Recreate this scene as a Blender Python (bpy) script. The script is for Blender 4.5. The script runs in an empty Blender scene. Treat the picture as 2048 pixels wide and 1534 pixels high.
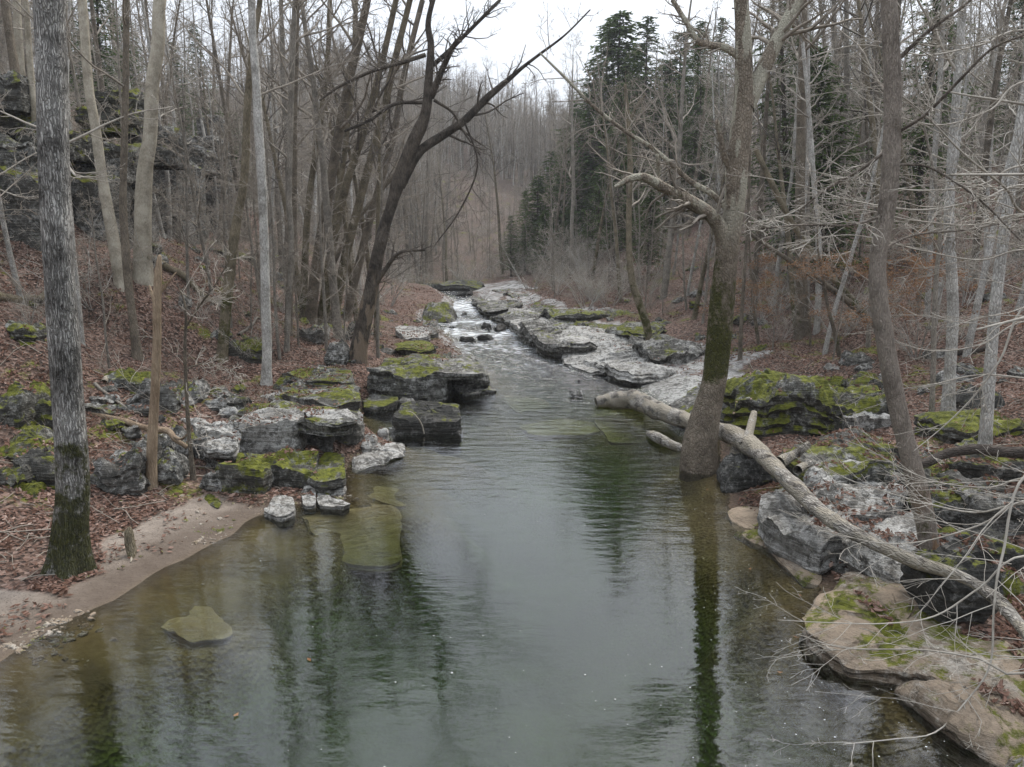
import bpy, math, random
import numpy as np
from mathutils import Vector
from mathutils.bvhtree import BVHTree

# ------------------------------------------------------------------ camera
scene = bpy.context.scene
col = scene.collection
CAMZ, PITCH, F = 4.5, math.radians(10.0), 1518.0        # metres, downward pitch, focal length in photo pixels
cam = bpy.data.cameras.new('camera'); cam.sensor_width = 36.0; cam.lens = 36.0 * F / 2048.0
cam.clip_start = 0.1; cam.clip_end = 3000.0
cam_ob = bpy.data.objects.new('camera', cam); col.objects.link(cam_ob)
cam_ob.location = (0, 0, CAMZ); cam_ob.rotation_euler = (math.radians(90) - PITCH, 0, 0)
scene.camera = cam_ob

# ------------------------------------------------------------------ sky and sun (overcast)
SUN_EL, SUN_AZ = math.radians(52), math.radians(35)
world = bpy.data.worlds.new('World'); scene.world = world; world.use_nodes = True
wn = world.node_tree; wn.nodes.clear()
w_out = wn.nodes.new('ShaderNodeOutputWorld'); w_bg = wn.nodes.new('ShaderNodeBackground')
w_sky = wn.nodes.new('ShaderNodeTexSky'); w_sky.sky_type = 'NISHITA'; w_sky.sun_disc = False
w_sky.sun_elevation = SUN_EL; w_sky.sun_rotation = SUN_AZ
w_sky.air_density = 1.0; w_sky.dust_density = 4.0; w_sky.ozone_density = 1.0
w_hs = wn.nodes.new('ShaderNodeHueSaturation'); w_hs.inputs['Saturation'].default_value = 0.5
w_mix = wn.nodes.new('ShaderNodeMix'); w_mix.data_type = 'RGBA'      # even grey cloud cover over the clear sky
w_mix.inputs[7].default_value = (5.8, 6.2, 6.8, 1)
w_no = wn.nodes.new('ShaderNodeTexNoise'); w_no.inputs['Scale'].default_value = 2.2; w_no.inputs['Detail'].default_value = 5
w_mr = wn.nodes.new('ShaderNodeMapRange'); w_mr.inputs[1].default_value = 0.3; w_mr.inputs[2].default_value = 0.7
w_mr.inputs[3].default_value = 0.6; w_mr.inputs[4].default_value = 0.95
w_tc = wn.nodes.new('ShaderNodeTexCoord')
wn.links.new(w_tc.outputs['Generated'], w_no.inputs['Vector'])
wn.links.new(w_no.outputs['Fac'], w_mr.inputs[0]); wn.links.new(w_mr.outputs[0], w_mix.inputs[0])
wn.links.new(w_sky.outputs[0], w_hs.inputs['Color']); wn.links.new(w_hs.outputs[0], w_mix.inputs[6])
w_sx = wn.nodes.new('ShaderNodeSeparateXYZ'); wn.links.new(w_tc.outputs['Generated'], w_sx.inputs[0])
w_el = wn.nodes.new('ShaderNodeMapRange'); w_el.inputs[1].default_value = 0.0; w_el.inputs[2].default_value = 1.0     # standard overcast sky: (1 + 2 sin elevation) / 3
w_el.inputs[3].default_value = 1 / 1.5; w_el.inputs[4].default_value = 3 / 1.5
wn.links.new(w_sx.outputs[2], w_el.inputs[0])
w_mul = wn.nodes.new('ShaderNodeVectorMath'); w_mul.operation = 'SCALE'
wn.links.new(w_mix.outputs[2], w_mul.inputs[0]); wn.links.new(w_el.outputs[0], w_mul.inputs['Scale'])
wn.links.new(w_mul.outputs[0], w_bg.inputs['Color']); w_bg.inputs['Strength'].default_value = 0.095
wn.links.new(w_bg.outputs[0], w_out.inputs['Surface'])
sun = bpy.data.lights.new('sun', 'SUN'); sun.energy = 1.5; sun.angle = math.radians(25); sun.color = (1.0, 0.93, 0.84)
sun_ob = bpy.data.objects.new('sun', sun); col.objects.link(sun_ob)
_sd = Vector((math.sin(SUN_AZ) * math.cos(SUN_EL), math.cos(SUN_AZ) * math.cos(SUN_EL), math.sin(SUN_EL)))
sun_ob.rotation_euler = _sd.to_track_quat('Z', 'Y').to_euler(); sun_ob.location = (0, 0, 60)
vs = scene.view_settings
vs.view_transform = 'Standard'; vs.look = 'None'; vs.exposure = 0.98; vs.gamma = 1.0; vs.use_curve_mapping = False
scene.cycles.use_denoising = True
scene.cycles.max_bounces = 8; scene.cycles.diffuse_bounces = 2; scene.cycles.glossy_bounces = 3
scene.cycles.transparent_max_bounces = 12; scene.cycles.volume_bounces = 0
scene.cycles.caustics_reflective = False; scene.cycles.caustics_refractive = False

# ------------------------------------------------------------------ numpy noise
def _hash(ix, iy, iz, seed):
    h = (ix.astype(np.int64) * 374761393 + iy.astype(np.int64) * 668265263 + iz.astype(np.int64) * 2147483647 + seed * 1274126177) & 0xffffffff
    h = ((h ^ (h >> 13)) * 1274126177) & 0xffffffff
    h = ((h ^ (h >> 16)) * 2246822519) & 0xffffffff
    return ((h ^ (h >> 15)) & 0xffffff) / float(0xffffff)
def noise3(x, y, z, seed=0):
    x, y, z = np.broadcast_arrays(np.asarray(x, float), np.asarray(y, float), np.asarray(z, float))
    ix, iy, iz = np.floor(x), np.floor(y), np.floor(z)
    fx, fy, fz = x - ix, y - iy, z - iz
    fx, fy, fz = fx * fx * (3 - 2 * fx), fy * fy * (3 - 2 * fy), fz * fz * (3 - 2 * fz)
    r = 0
    for dx in (0, 1):
        for dy in (0, 1):
            for dz in (0, 1):
                w = (fx if dx else 1 - fx) * (fy if dy else 1 - fy) * (fz if dz else 1 - fz)
                r = r + w * _hash(ix + dx, iy + dy, iz + dz, seed)
    return r * 2 - 1
def noise2(x, y, seed=0):
    x, y = np.broadcast_arrays(np.asarray(x, float), np.asarray(y, float))
    ix, iy = np.floor(x), np.floor(y); fx, fy = x - ix, y - iy
    fx, fy = fx * fx * (3 - 2 * fx), fy * fy * (3 - 2 * fy)
    z = np.zeros_like(ix)
    return ((_hash(ix, iy, z, seed) * (1 - fx) + _hash(ix + 1, iy, z, seed) * fx) * (1 - fy)
            + (_hash(ix, iy + 1, z, seed) * (1 - fx) + _hash(ix + 1, iy + 1, z, seed) * fx) * fy) * 2 - 1
def fbm2(x, y, octv=4, seed=0):
    r, a, s = 0, 1.0, 1.0
    for i in range(octv):
        r = r + a * noise2(x * s, y * s, seed + i * 17); a *= 0.5; s *= 2.03
    return r
def fbm3(x, y, z, octv=3, seed=0):
    r, a, s = 0, 1.0, 1.0
    for i in range(octv):
        r = r + a * noise3(x * s, y * s, z * s, seed + i * 17); a *= 0.5; s *= 2.03
    return r
def sstep(a, b, x):
    t = np.clip((x - a) / (b - a), 0, 1); return t * t * (3 - 2 * t)

# ------------------------------------------------------------------ photo pixels -> directions
_sp, _cp = math.sin(PITCH), math.cos(PITCH)
def ray(px, py):
    dx, dy = (px - 1024.0) / F, (767.0 - py) / F
    return np.array((dx, _cp + dy * _sp, -_sp + dy * _cp))
def G(px, py, z=0.0):                                     # point of a horizontal plane seen at a pixel
    d = ray(px, py); t = (z - CAMZ) / d[2]
    return np.array((d[0] * t, d[1] * t, z))

# ------------------------------------------------------------------ the lie of the land
def water_z(y):
    return 0.26 * sstep(36.5, 43, y) + 0.74 * sstep(44, 64, y)
_le = [(-330, 1534), (-150, 1440), (-20, 1362), (100, 1285), (200, 1225), (275, 1180), (355, 1138), (450, 1083), (520, 1045), (600, 1012),
       (700, 1000), (690, 955), (705, 925), (805, 900), (800, 885), (728, 865), (712, 815), (742, 800), (895, 788), (960, 770), (965, 740), (925, 705), (890, 668)]
_re = [(2150, 1534), (2040, 1492), (1900, 1440), (1800, 1345), (1700, 1300), (1610, 1205), (1640, 1170), (1560, 1110), (1462, 1040), (1445, 1008),
       (1455, 985), (1440, 958), (1430, 935), (1440, 880), (1420, 830), (1350, 800), (1300, 765), (1250, 745), (1200, 720), (1150, 695), (1060, 660)]
LE = [tuple(G(*p)[:2]) for p in _le]; RE = [tuple(G(*p)[:2]) for p in _re]
for px, py, z in ((862, 655, .26), (860, 635, .28), (905, 618, .45), (908, 600, .85), (885, 585, 1.0), (870, 578, 1.0)): LE.append(tuple(G(px, py, z)[:2]))
for px, py, z in ((1030, 640, .26), (975, 622, .38), (955, 605, .7), (945, 590, .97), (940, 580, 1.0)): RE.append(tuple(G(px, py, z)[:2]))
LE = [(-7.5, -40), (-7.5, 2)] + sorted(LE, key=lambda p: p[1]); RE = [(6.5, -40), (6.5, 2)] + sorted(RE, key=lambda p: p[1])
LE += [(-14, 84), (-30, 105), (-40, 400)]; RE += [(-6, 90), (-22, 112), (-34, 400)]
LE = np.array(LE); RE = np.array(RE)
def xl(y): return np.interp(y, LE[:, 1], LE[:, 0])
def xr(y): return np.interp(y, RE[:, 1], RE[:, 0])
SLAB = G(388, 1238, -.28)
def ground_z(x, y, detail=True):
    x, y = np.broadcast_arrays(np.asarray(x, float), np.asarray(y, float))
    a, b = xl(y), xr(y)
    wob = 0.12 * noise2(x * 1.3, y * 1.3, 5) + 0.05 * noise2(x * 4, y * 4, 6)
    dl, dr = a - x + wob, x - b + wob
    wz = water_z(y)
    # the stream bed
    din = np.minimum(-dl, -dr)
    dep = np.interp(y, [0, 12, 15, 17.5, 21, 24, 30, 38, 42, 50, 60, 80], [1.7, 1.7, 1.5, .95, .5, .6, .7, .45, .3, .35, .35, .3])
    pl = np.interp(y, [5, 8, 10, 12, 15, 18, 21], [.5, .7, 1.0, 1.6, 2.3, 1.6, .8]); pr_ = np.interp(y, [5, 8, 10, 13, 17, 21], [.15, .3, .9, 1.3, .7, .5])
    near_l = -dl < -dr; plat = np.where(near_l, pl, pr_); shal = np.minimum(np.where(near_l, .30, .22), dep)
    bed = -.03 - shal * sstep(-.05, .9, din) - (dep - shal) * sstep(0, 1, (din - plat * .6) / 1.9) + 0.06 * fbm2(x * 1.1, y * 1.1, 3, 3) * sstep(.2, 1, din)
    r_s = np.hypot(x - SLAB[0], y - SLAB[1]); bed = np.maximum(bed, -.40 - 1.3 * np.maximum(0, r_s - .75))      # a shallow hump under the tan slab
    # cliff-side bank and slope
    beach = 1 - sstep(14.2, 16.5, y)
    farw = sstep(30, 50, y)
    lb = beach * (0.10 * np.minimum(dl, 2.6) - .02 + 0.16 * np.clip(dl - 2.6, 0, 3.5)) + (1 - beach) * (0.42 * sstep(0, 1.0, dl) + 0.5 * sstep(1.0, 5.0, dl))
    lb = lb + 0.60 * np.log1p(np.exp((dl - 6.0) * 1.2)) / 1.2
    lb = lb + 1.6 * sstep(14.5, 16.5, dl + 1.5 * noise2(y * .18, 3.3, 8)) * sstep(13, 19, y) * (1 - sstep(36, 42, y))
    lb = np.where(lb > 15, 15 + (lb - 15) * 0.25, lb)
    # opposite bank: low rock shelf, then a gentler slope
    rb = 0.38 * sstep(0, 1.6, dr) * (1 - farw * .2) + 0.34 * sstep(1.8, 5.0, dr) + 0.35 * np.log1p(np.exp((dr - 6.0) * 1.0))
    rb = np.where(rb > 9, 9 + (rb - 9) * 0.15, rb)
    out = np.where(dl > dr, lb, rb); d = np.maximum(dl, dr)
    if detail:
        am = sstep(.3, 4, d) * (1 - .8 * beach * (dl > dr) * (1 - sstep(3, 6, d)))
        out = out + am * (0.22 * fbm2(x * .45, y * .45, 4, 11) + 0.05 * fbm2(x * 2.3, y * 2.3, 2, 12))
    hill = 24 * sstep(72, 210, y) + np.clip(np.abs(x - 14) - 8, 0, 60) * 0.3 * sstep(80, 180, y)
    hill = hill + 3.0 * fbm2(x * .03, y * .03, 3, 21) * sstep(70, 120, y)
    z = np.where(d > 0, out, bed) + wz
    return np.where((y > 84) | ((d > 0) & (y > 72)), np.maximum(z, hill + .3), z)
def gz(x, y): return float(ground_z(np.array([x]), np.array([y]))[0])
_ts = np.concatenate([np.arange(4, 40, .04), np.arange(40, 300, .25)])
def T(px, py):                                            # where the sight line of a pixel meets the ground
    d = ray(px, py); d = d / d[1]
    P = d[None, :] * _ts[:, None]; P[:, 2] += CAMZ
    below = np.nonzero(P[:, 2] <= np.maximum(ground_z(P[:, 0], P[:, 1]), water_z(P[:, 1]) - 0.02))[0]
    return P[below[0]] if len(below) else P[-1]

# ------------------------------------------------------------------ mesh helpers
def mesh_arr(name, v, f, smooth=True, attrs=None):
    me = bpy.data.meshes.new(name); f = np.asarray(f, np.int32); k = f.shape[1]
    me.vertices.add(len(v)); me.vertices.foreach_set('co', np.asarray(v, np.float32).ravel())
    me.loops.add(f.size); me.loops.foreach_set('vertex_index', f.ravel())
    me.polygons.add(len(f)); me.polygons.foreach_set('loop_start', np.arange(0, f.size, k, dtype=np.int32))
    me.polygons.foreach_set('use_smooth', np.full(len(f), smooth))
    for n, a in (attrs or {}).items():
        at = me.attributes.new(n, 'FLOAT', 'POINT'); at.data.foreach_set('value', np.asarray(a, np.float32))
    me.update(calc_edges=True); me.validate()
    return me
def grid_faces(nu, nv, wrap=False, off=0):                # u rows, v columns
    i = np.arange(nu - 1)[:, None]; j = np.arange(nv if wrap else nv - 1)[None, :]; j2 = (j + 1) % nv
    return (np.stack([i * nv + j, i * nv + j2, (i + 1) * nv + j2, (i + 1) * nv + j], -1) + off).reshape(-1, 4)
class Geo:
    def __init__(s): s.v, s.f, s.n = [], [], 0
    def add(s, v, f):
        s.v.append(v); s.f.append(f + s.n); s.n += len(v)
    def tubes(s, pts, rad, sides):                        # many tubes with the same number of points at once
        B, n, _ = pts.shape
        tan = np.empty_like(pts); tan[:, 1:-1] = pts[:, 2:] - pts[:, :-2]; tan[:, 0] = pts[:, 1] - pts[:, 0]; tan[:, -1] = pts[:, -1] - pts[:, -2]
        tan /= np.linalg.norm(tan, axis=2, keepdims=True) + 1e-9
        al = pts[:, -1] - pts[:, 0]; al /= np.linalg.norm(al, axis=1, keepdims=True) + 1e-9
        ref = np.where(np.abs(al[:, 2:3]) < .8, np.array([[0, 0, 1.]]), np.array([[0, 1., 0]]))[:, None, :]
        u = np.cross(tan, np.broadcast_to(ref, tan.shape)); u /= np.linalg.norm(u, axis=2, keepdims=True) + 1e-9
        w = np.cross(tan, u)
        a = np.arange(sides) * 2 * math.pi / sides
        ring = u[:, :, None, :] * np.cos(a)[None, None, :, None] + w[:, :, None, :] * np.sin(a)[None, None, :, None]
        v = pts[:, :, None, :] + ring * rad[:, :, None, None]
        f = grid_faces(n, sides, True)
        F_ = (f[None] + (np.arange(B) * n * sides)[:, None, None]).reshape(-1, 4)
        s.add(v.reshape(-1, 3), F_)
    def mesh(s, name, smooth=True):
        return mesh_arr(name, np.concatenate(s.v), np.concatenate(s.f), smooth)
def ob(name, me, mat=None, parent=None, loc=None):
    o = bpy.data.objects.new(name, me); col.objects.link(o)
    if mat is not None and me is not None:
        me.materials.clear(); me.materials.append(mat)
    if parent is not None: o.parent = parent
    if loc is not None: o.location = loc
    return o
def tag(o, label, cat, group=None, kind=None):
    if label: o['label'] = label
    if cat: o['category'] = cat
    if group: o['group'] = group
    if kind: o['kind'] = kind
    return o
def empty(name, loc, label, cat, group=None):
    o = bpy.data.objects.new(name, None); col.objects.link(o); o.location = loc; o.empty_display_size = .2
    return tag(o, label, cat, group)
def copy_thing(o, loc, rot, scale, label=None, group=None):
    c = o.copy(); col.objects.link(c); c.location = loc; c.rotation_euler = rot; c.scale = scale
    if label: c['label'] = label
    if group: c['group'] = group
    for ch in o.children:
        k = ch.copy(); col.objects.link(k); k.parent = c
    return c

# ------------------------------------------------------------------ material helpers
def node(nt, typ, ins=None, **props):
    n = nt.nodes.new('ShaderNode' + typ)
    for k, v in props.items(): setattr(n, k, v)
    for k, v in (ins or {}).items():
        s = n.inputs[k]
        if isinstance(v, bpy.types.NodeSocket): nt.links.new(v, s)
        else: s.default_value = v
    return n
def mth(nt, op, a, b=0.0, clamp=False): return node(nt, 'Math', {0: a, 1: b}, operation=op, use_clamp=clamp).outputs[0]
def mixc(nt, f, a, b): return node(nt, 'Mix', {0: f, 6: a, 7: b}, data_type='RGBA').outputs[2]
def rng_(nt, v, a, b, lo=0.0, hi=1.0): return node(nt, 'MapRange', {0: v, 1: a, 2: b, 3: lo, 4: hi}).outputs[0]
def noise(nt, vec, scale, detail=4.0, rough=.55): return node(nt, 'TexNoise', {'Vector': vec, 'Scale': scale, 'Detail': detail, 'Roughness': rough}).outputs['Fac']
def scaled(nt, vec, s, rot=(0, 0, 0)): return node(nt, 'Mapping', {'Vector': vec, 'Scale': s, 'Rotation': rot}).outputs[0]
def ramp(nt, f, stops):
    n = node(nt, 'ValToRGB', {0: f}); e = n.color_ramp.elements
    while len(e) < len(stops): e.new(.5)
    for q, (p, c) in zip(e, stops): q.position = p; q.color = (*c, 1)
    return n.outputs[0]
def C4(c): return (*c, 1.0)
def new_mat(name):
    m = bpy.data.materials.new(name); m.use_nodes = True; nt = m.node_tree; nt.nodes.clear()
    out = node(nt, 'OutputMaterial'); b = node(nt, 'BsdfPrincipled', {'Roughness': .85, 'Specular IOR Level': .25})
    nt.links.new(b.outputs[0], out.inputs[0])
    return m, nt, b, out
def setn(nt, b, colr=None, rough=None, height=None, dist=.02, strength=1.0):
    if colr is not None: nt.links.new(colr, b.inputs['Base Color'])
    if rough is not None:
        if isinstance(rough, bpy.types.NodeSocket): nt.links.new(rough, b.inputs['Roughness'])
        else: b.inputs['Roughness'].default_value = rough
    if height is not None:
        bp = node(nt, 'Bump', {'Height': height, 'Distance': dist, 'Strength': strength}); nt.links.new(bp.outputs[0], b.inputs['Normal'])
def pos(nt): return node(nt, 'NewGeometry').outputs['Position']
def attr(nt, n): return node(nt, 'Attribute', attribute_name=n).outputs['Fac']

MOSS_A, MOSS_B = (0.036, 0.042, 0.008), (0.18, 0.19, 0.022)
def moss_col(nt, p, sc=9.0): return ramp(nt, noise(nt, p, sc, 5), [(.3, MOSS_A), (.72, MOSS_B)])

TMOSS = [(.3, (.014, .017, .004)), (.75, (.085, .088, .013))]
def bark(name, light, dark, sc=1.0, moss=(0, 0, 0), patch=None, furrow=.012, stretch=.16, mossnoise=3.2, crack=.5, blotch=1.6):
    """patch: (colour, from height, to height) where the outer bark has flaked off; moss: (from height, to height, cover)"""
    m, nt, b, _ = new_mat(name)
    tc = node(nt, 'TexCoord').outputs['Object']
    dn = node(nt, 'TexNoise', {'Vector': tc, 'Scale': 9.0 * sc, 'Detail': 3.0}).outputs['Color']
    wp = node(nt, 'VectorMath', {0: tc, 1: node(nt, 'VectorMath', {0: dn, 'Scale': .05}, operation='SCALE').outputs[0]}, operation='ADD').outputs[0]
    p = scaled(nt, wp, (1, 1, stretch))
    ed = node(nt, 'TexVoronoi', {'Vector': p, 'Scale': 30.0 * sc, 'Randomness': 1.0}, feature='DISTANCE_TO_EDGE').outputs['Distance']
    n1 = noise(nt, p, 34 * sc, 5, .7); n2 = noise(nt, tc, 2.6, 4, .6)
    plate = rng_(nt, ed, .0, .22)
    h = mth(nt, 'ADD', mth(nt, 'MULTIPLY', plate, crack * 1.4), mth(nt, 'MULTIPLY', n1, .8))
    oi = node(nt, 'ObjectInfo').outputs['Random']
    k = mth(nt, 'ADD', mth(nt, 'MULTIPLY', mth(nt, 'SUBTRACT', n1, .5), 1.7), mth(nt, 'MULTIPLY', mth(nt, 'SUBTRACT', n2, .5), blotch * 1.3))
    k = mth(nt, 'ADD', k, rng_(nt, oi, 0, 1, .46, .82), True)
    k = mth(nt, 'MULTIPLY', k, rng_(nt, plate, 0, 1, 1 - crack, 1))
    c = mixc(nt, k, C4(dark), C4(light))
    z = node(nt, 'SeparateXYZ', {0: tc}).outputs[2]
    if patch:
        pn = noise(nt, scaled(nt, tc, (1, 1, .35)), 3.4, 4, .55)
        zz_ = mth(nt, 'ADD', z, mth(nt, 'MULTIPLY', pn, 2))
        f = mth(nt, 'MULTIPLY', rng_(nt, pn, .47, .52), mth(nt, 'MULTIPLY', rng_(nt, zz_, patch[1], patch[1] + 1.2), rng_(nt, zz_, patch[2], patch[2] + 1.2, 1, 0)))
        c = mixc(nt, f, c, mixc(nt, n1, C4(tuple(q * .6 for q in patch[0])), C4(patch[0])))
    if moss[2] > 0:
        mn = noise(nt, tc, mossnoise, 7, .7)
        top = rng_(nt, z, moss[0] - 1.1, moss[0] + .5, -1, 1); up = rng_(nt, z, moss[0], moss[1] * 1.6 + .3, 1.2, -1)
        f = rng_(nt, mth(nt, 'ADD', mth(nt, 'MULTIPLY', mth(nt, 'MINIMUM', top, up), .22), mn), .93 - .42 * moss[2], 1.03 - .42 * moss[2])
        c = mixc(nt, mth(nt, 'MULTIPLY', f, .92), c, ramp(nt, noise(nt, tc, 17, 5, .7), TMOSS))
    setn(nt, b, c, .9, h, furrow, 1.0)
    return m
def rock_mat(name, light, mid, dark, lichen=.5, moss=.5, sandy=None, wet=0, speck=.5):
    m, nt, b, _ = new_mat(name)
    g = node(nt, 'NewGeometry'); p = g.outputs['Position']; nz = node(nt, 'SeparateXYZ', {0: g.outputs['Normal']}).outputs[2]
    n1 = noise(nt, p, 1.1, 7, .62); n2 = noise(nt, p, 9, 6, .72); n3 = noise(nt, p, 45, 3, .65)
    st = noise(nt, scaled(nt, p, (1.5, 1.5, 22)), 1.0, 5, .65)
    base = mixc(nt, rng_(nt, mth(nt, 'ADD', mth(nt, 'MULTIPLY', st, .6), mth(nt, 'MULTIPLY', n2, .4)), .40, .60), C4(dark), C4(mid))
    k = mth(nt, 'ADD', mth(nt, 'MULTIPLY', n2, .55), mth(nt, 'MULTIPLY', n1, .45))
    c = mixc(nt, rng_(nt, k, .62 - .25 * lichen, .70 - .25 * lichen), base, C4(light))
    bl = noise(nt, p, 5.5, 8, .8)                          # black lichen
    c = mixc(nt, rng_(nt, bl, .60 - .13 * speck, .635 - .13 * speck, 0, .72), c, (.035, .034, .03, 1))
    c = mixc(nt, rng_(nt, noise(nt, p, .7, 4, .6), .50, .62, 0, .55), c, C4(tuple(.5 * q for q in mid)))
    c = mixc(nt, rng_(nt, n3, .35, .65, .45, 0), c, C4(dark))
    if sandy: c = mixc(nt, mth(nt, 'MULTIPLY', rng_(nt, noise(nt, p, .9, 6, .65), .42, .52), rng_(nt, nz, .4, .8)), c, mixc(nt, rng_(nt, noise(nt, scaled(nt, p, (2, 5, 4), (0, 0, .6)), 1.0, 6, .7), .35, .65), C4(tuple(.6 * q for q in sandy)), C4(sandy)))
    if moss > 0:
        mn = noise(nt, p, 1.6, 9, .72)
        f = mth(nt, 'ADD', mn, rng_(nt, nz, -.2, .9, -.14, .08))
        c = mixc(nt, rng_(nt, f, .78 - .42 * moss, .84 - .42 * moss), c, moss_col(nt, p))
    h = mth(nt, 'ADD', mth(nt, 'MULTIPLY', n2, .8), mth(nt, 'ADD', mth(nt, 'MULTIPLY', st, 1.6), mth(nt, 'MULTIPLY', n3, .3)))
    setn(nt, b, c, .82 if not wet else .35, h, .06, 1.0)
    return m

M = {}
M['rock'] = rock_mat('rock_lichen', (.42, .41, .385), (.23, .215, .19), (.035, .035, .03), .6, .38, speck=.85)
M['rock_white'] = rock_mat('rock_white', (.51, .50, .47), (.33, .31, .275), (.08, .075, .065), .78, .22, speck=.65)
M['rock_moss'] = rock_mat('rock_mossy', (.38, .38, .35), (.16, .15, .125), (.03, .03, .025), .5, .74, speck=.85)
M['rock_mid'] = rock_mat('rock_half_mossy', (.38, .375, .35), (.19, .178, .155), (.032, .032, .027), .55, .56, speck=.85)
M['rock_tan'] = rock_mat('rock_tan', (.50, .46, .40), (.31, .25, .19), (.13, .10, .07), .6, .46, sandy=(.38, .30, .22), speck=.35)
M['rock_dark'] = rock_mat('rock_dark', (.24, .235, .22), (.10, .095, .085), (.025, .025, .022), .45, .46, speck=.75)
M['rock_wet'] = rock_mat('rock_wet', (.12, .115, .1), (.055, .05, .042), (.02, .02, .018), .3, .2, wet=1)
M['rock_bed'] = rock_mat('rock_under_water', (.50, .40, .23), (.44, .35, .20), (.32, .245, .135), .5, 0, speck=0)

# ------------------------------------------------------------------ ground sheet
xs = [0.0]
while xs[-1] < 190:
    xs.append(xs[-1] + (0.11 if xs[-1] < 11 else max(.11, (xs[-1] - 11) * .05 + .11)))
xs = np.array(xs); xs = np.concatenate([-xs[:0:-1], xs])
ys = list(np.arange(-25, 4, 1.0)) + [4.0]
while ys[-1] < 420: ys.append(ys[-1] + max(.09, ys[-1] * .0122))
ys = np.array(ys)
X, Y = np.meshgrid(xs, ys)
Z = ground_z(X, Y)
SAND = np.array([G(px, py, .25)[:2] for px, py in ((-60, 1400), (-60, 1165), (60, 1150), (120, 1165), (200, 1120), (205, 1065), (300, 1020), (395, 985), (520, 985), (610, 1010), (540, 1080), (300, 1220), (100, 1330))])
def in_poly(x, y, P):
    r = np.zeros(np.shape(x), bool); n = len(P)
    for i in range(n):
        (x0, y0), (x1, y1) = P[i], P[(i + 1) % n]
        c = (y0 > y) != (y1 > y)
        r ^= c & (x < (x1 - x0) * (y - y0) / (y1 - y0 + 1e-12) + x0)
    return r
def sand_at(x, y):
    jx, jy = .25 * noise2(x * 2, y * 2, 31), .25 * noise2(x * 2, y * 2, 32)
    return in_poly(x + jx, y + jy, SAND)
sand = sand_at(X, Y).astype(float)
under = sstep(-.02, .06, water_z(Y) - Z)
rockb = ((X - xr(Y) > -.2) & (X - xr(Y) < 4.2 + 1.5 * noise2(X * .4, Y * .4, 41)) & (Y > 22) & (Y < 72)).astype(float)
rockb = np.maximum(rockb, ((xl(Y) - X > -.2) & (xl(Y) - X < .8) & (Y > 24) & (Y < 70)) * .8)
me = mesh_arr('ground', np.stack([X, Y, Z], -1).reshape(-1, 3), grid_faces(len(ys), len(xs)), True,
              {'sand': sand.ravel(), 'deep': sstep(.45, 1.2, water_z(Y) - Z).ravel(), 'wet': (1 - sstep(.02, .13, Z - water_z(Y) + .02 * noise2(X * 3, Y * 3, 61))).ravel(), 'under': under.ravel(), 'shelf': rockb.ravel()})
m, nt, b, _ = new_mat('forest_floor')
p = pos(nt)
vn = node(nt, 'TexVoronoi', {'Vector': p, 'Scale': 17.0, 'Randomness': 1.0}, feature='F1')
vs_ = node(nt, 'SeparateColor', {0: vn.outputs['Color']}).outputs[0]
litter = ramp(nt, vs_, [(0, (.022, .014, .010)), (.35, (.075, .045, .033)), (.7, (.17, .108, .083)), (1, (.27, .19, .155))])
n_big = noise(nt, p, .6, 5, .6)
litter = mixc(nt, rng_(nt, node(nt, 'SeparateXYZ', {0: p}).outputs[1], 70, 110, 0, .6), litter, (.115, .092, .075, 1))      # litter colour evens out to a flat grey-brown up the valley
litter = mixc(nt, rng_(nt, n_big, .42, .6, 0, .35), litter, (.045, .036, .028, 1))
mossf = rng_(nt, noise(nt, p, .55, 8, .75), .565, .63)
litter = mixc(nt, mossf, litter, moss_col(nt, p))
sn = noise(nt, p, 3.5, 7, .7)
sandc = ramp(nt, sn, [(.3, (.15, .123, .10)), (.7, (.27, .228, .19))])
spk = noise(nt, p, 42, 3, .6)
sandc = mixc(nt, rng_(nt, spk, .58, .66), sandc, (.06, .05, .042, 1))
sandc = mixc(nt, rng_(nt, noise(nt, p, 1.6, 7, .75), .52, .64, 0, .6), sandc, (.10, .08, .065, 1))
c = mixc(nt, attr(nt, 'sand'), litter, sandc)
sh = ramp(nt, noise(nt, scaled(nt, p, (1, 1, 5)), 1.7, 6, .65), [(.36, (.10, .095, .085)), (.5, (.30, .29, .275)), (.7, (.47, .46, .44))])
shf = mth(nt, 'MULTIPLY', attr(nt, 'shelf'), rng_(nt, noise(nt, p, .8, 5, .6), .40, .48))
c = mixc(nt, shf, c, sh)
bedc = ramp(nt, noise(nt, p, 1.3, 6, .65), [(.32, (.075, .055, .024)), (.5, (.15, .11, .05)), (.72, (.22, .165, .08))])
bedc = mixc(nt, attr(nt, 'deep'), bedc, ramp(nt, noise(nt, p, .8, 5, .6), [(.35, (.075, .105, .026)), (.65, (.13, .17, .042))]))
c = mixc(nt, mth(nt, 'MULTIPLY', attr(nt, 'wet'), .75), c, (.07, .05, .036, 1))
c = mixc(nt, attr(nt, 'under'), c, bedc)
hh = mth(nt, 'ADD', mth(nt, 'MULTIPLY', vn.outputs['Distance'], rng_(nt, attr(nt, 'sand'), 0, 1, 1.2, 0)), mth(nt, 'MULTIPLY', noise(nt, p, 7, 5, .65), 1.0))
setn(nt, b, c, .9, hh, .05, .8)
g_ob = ob('ground', me, m); tag(g_ob, 'leaf-covered forest floor with a sandy beach and the stream bed', 'ground', kind='structure')

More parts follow.
